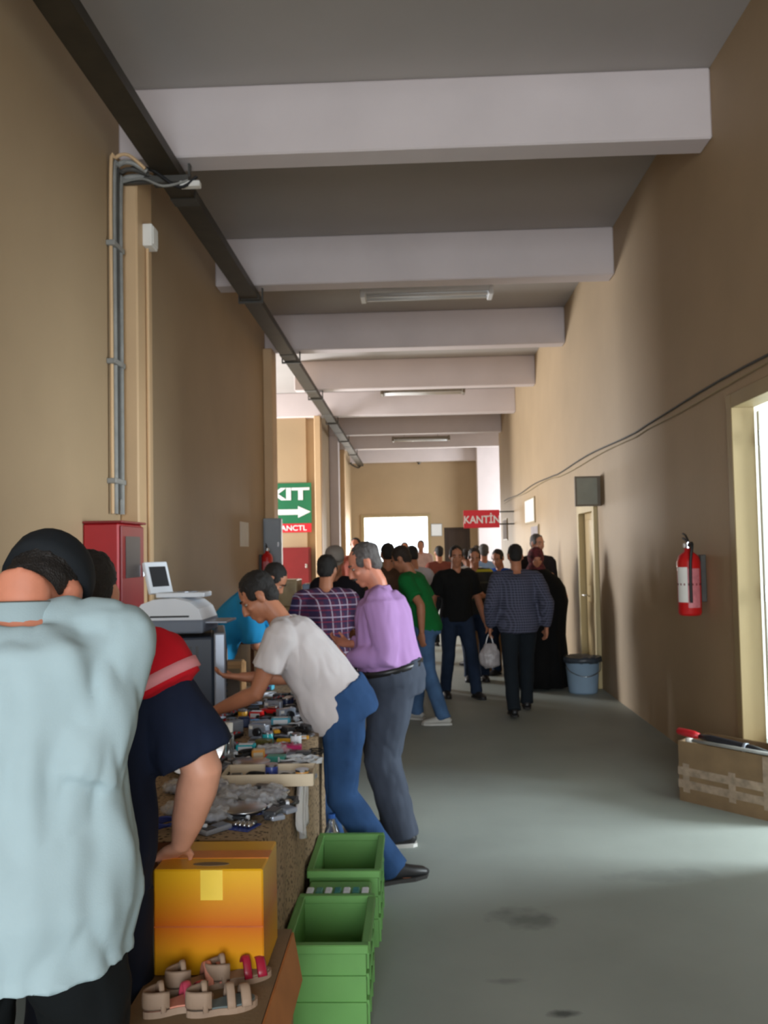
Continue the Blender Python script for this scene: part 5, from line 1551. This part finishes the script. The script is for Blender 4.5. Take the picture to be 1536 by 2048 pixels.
# clear bottle with white cap under the bending man's hand
p = on_table(458, 1515)
SPOTS.append((V((p.x, p.y, 0)), 0.03)); mark('clear bottle', p)
cb_ = thing('clear_bottle', 'slim clear bottle with a white cap under the bending man\'s left hand', 'bottle', (p.x, p.y, TZ - 0.004))
obj('bottle', lathe([(0, 0), (0.02, 0), (0.022, 0.005), (0.022, 0.10), (0.014, 0.115), (0, 0.115)], 18), M_GLASS, cb_, True)
obj('bottle_cap', lathe([(0.017, 0.112), (0.018, 0.115), (0.018, 0.15), (0, 0.152)], 18), M_PAPER, cb_, True)
# red and silver toy car
p = on_table(545, 1432)
SPOTS.append((V((p.x, p.y, 0)), 0.06)); mark('toy car', p)
tc_ = thing('toy_car', 'small silver and red toy car beside the red carton', 'toy car', (p.x - 0.01, p.y + 0.06, TZ - 0.004), R(80))
obj('body', bx(-0.025, 0.025, -0.06, 0.06, 0.01, 0.032, 0.006), M_REDP, tc_)
obj('cabin', bx(-0.021, 0.021, -0.03, 0.025, 0.032, 0.05, 0.007), M_CHROME, tc_)
for sx in (-1, 1):
    for sy in (-1, 1):
        obj('wheel', tube(B(), [(sx * 0.02, sy * 0.038, 0.012), (sx * 0.028, sy * 0.038, 0.012)], [0.012, 0.012], V((0, 0, 1)), 12), M_BLACK, tc_)

mark('plastic sheet', (TX1, 3.42)); mark('television', (-1.25, 5.0))
SPOTS.append((V((-1.32, 5.05, 0)), 0.30)); SPOTS.append((V((-0.36, 4.40, 0)), 0.13))
# ---- loose goods: one of each kind, then copies in a loop
def placed(maker, spots, desc, group, r=0.055, z=TZ - 0.004):
    proto = maker()
    for i, (px, py, rz) in enumerate(spots):
        o = proto if i == 0 else copy_tree(proto)
        p = free_spot(on_table(px, py, z), r)
        o.location = (p.x, p.y, z)
        o.rotation_euler = (0, 0, R(rz))
        o['label'] = near_label(desc, p, USED)
        o['group'] = group
rnd = random.Random(11)
def scatter(n, x0=430, x1=625, y0=1385, y1=1545):
    return [(rnd.uniform(x0, x1), rnd.uniform(y0, y1), rnd.uniform(0, 360)) for _ in range(n)]
placed(lambda: make_dish(M_BLACKP), [(545, 1538, 0), (488, 1632, 0)], 'black dish with a bright rim', 'dishes on the table', 0.07)
placed(make_bag, [(475, 1598, 10), (520, 1592, 60), (455, 1615, -30), (500, 1615, 20), (545, 1600, 100), (430, 1590, 40), (425, 1570, -20), (590, 1505, 15), (440, 1625, 70)], 'clear plastic bag of small parts', 'bags of small parts', 0.062)
placed(make_camera, [(547, 1425, -15), (430, 1520, 30), (572, 1440, 40)] + scatter(3), 'silver compact camera', 'cameras on the table', 0.045)
placed(make_phone, scatter(14), 'silver keypad phone', 'old phones on the table', 0.045)
placed(make_remote, scatter(12), 'black remote control', 'remote controls on the table', 0.055)
placed(make_charger, scatter(14), 'black plug charger', 'chargers on the table', 0.05)
placed(lambda: make_coil(M_BLACK), scatter(12), 'coiled black cable', 'black cable coils', 0.048)
placed(lambda: make_coil(M_OFFWHITE), scatter(8), 'coiled white cable', 'white cable coils', 0.048)
placed(make_disc, scatter(7), 'shiny disc', 'discs on the table', 0.055)
placed(lambda: make_pen_pack(M_CHROME), scatter(4, 440, 560, 1560, 1630), 'card of silver batteries', 'silver battery cards', 0.04)
placed(lambda: make_pen_pack(M_REDP), scatter(3), 'card of red batteries', 'red battery cards', 0.04)
def make_tin(m):
    def f():
        t = thing('small_tin', 'x', 'tin')
        obj('can', lathe([(0, 0), (0.024, 0), (0.025, 0.003), (0.025, 0.045), (0.023, 0.048), (0, 0.048)], 18), m, t, True)
        obj('lid', lathe([(0.0255, 0.044), (0.0255, 0.052), (0, 0.052)], 18), M_CHROME, t)
        return t
    return f
for m_, nm, n_ in ((M_REDP, 'red', 2), (M_YELLOW, 'amber', 3), (M_TEAL, 'teal', 2), (M_OFFWHITE, 'white', 4), (M_NAVY, 'navy', 3)):
    placed(make_tin(m_), scatter(n_), 'small round %s tin' % nm, '%s tins' % nm, 0.026)

# ---- more on the bare near end, and things lying inside the cream tray
near = (435, 575, 1572, 1640)
placed(make_phone, scatter(4, *near), 'silver keypad phone', 'old phones on the table', 0.045)
placed(make_charger, scatter(4, *near), 'black plug charger', 'chargers on the table', 0.045)
placed(lambda: make_coil(M_GREYD), scatter(4, *near), 'coiled grey cable', 'grey cable coils', 0.045)
placed(lambda: make_coil(mat('blue_cable', (50, 66, 140), 0.4, 0.1, 8)), scatter(3, *near), 'coiled blue cable', 'blue cable coils', 0.045)
placed(make_disc, scatter(3, *near), 'shiny disc', 'discs on the table', 0.045)
def in_tray(maker, spots, desc, group):
    proto = maker()
    for i, (dx, dy, rz) in enumerate(spots):
        o = proto if i == 0 else copy_tree(proto)
        p = tr.location + V((dx, dy, 0.004))
        o.location = p
        o.rotation_euler = (0, 0, R(rz))
        o['label'] = desc if len(spots) == 1 else ('%s in the cream tray, %s one' % (desc, ('left', 'right')[i]))
        o['group'] = group
in_tray(make_phone, [(-0.13, 0.0, 10), (0.125, 0.02, 80)], 'silver keypad phone', 'old phones on the table')
in_tray(lambda: make_coil(M_BLACK), [(-0.055, 0.015, 30), (0.06, -0.02, 0)], 'coiled black cable', 'black cable coils')
in_tray(make_tin(M_BLUE2), [(0.0, 0.04, 0)], 'small round blue tin in the middle of the cream tray', 'blue tins')
in_tray(make_tin(M_ORNG), [(0.13, -0.045, 0)], 'small round orange tin in the right end of the cream tray', 'orange tins')
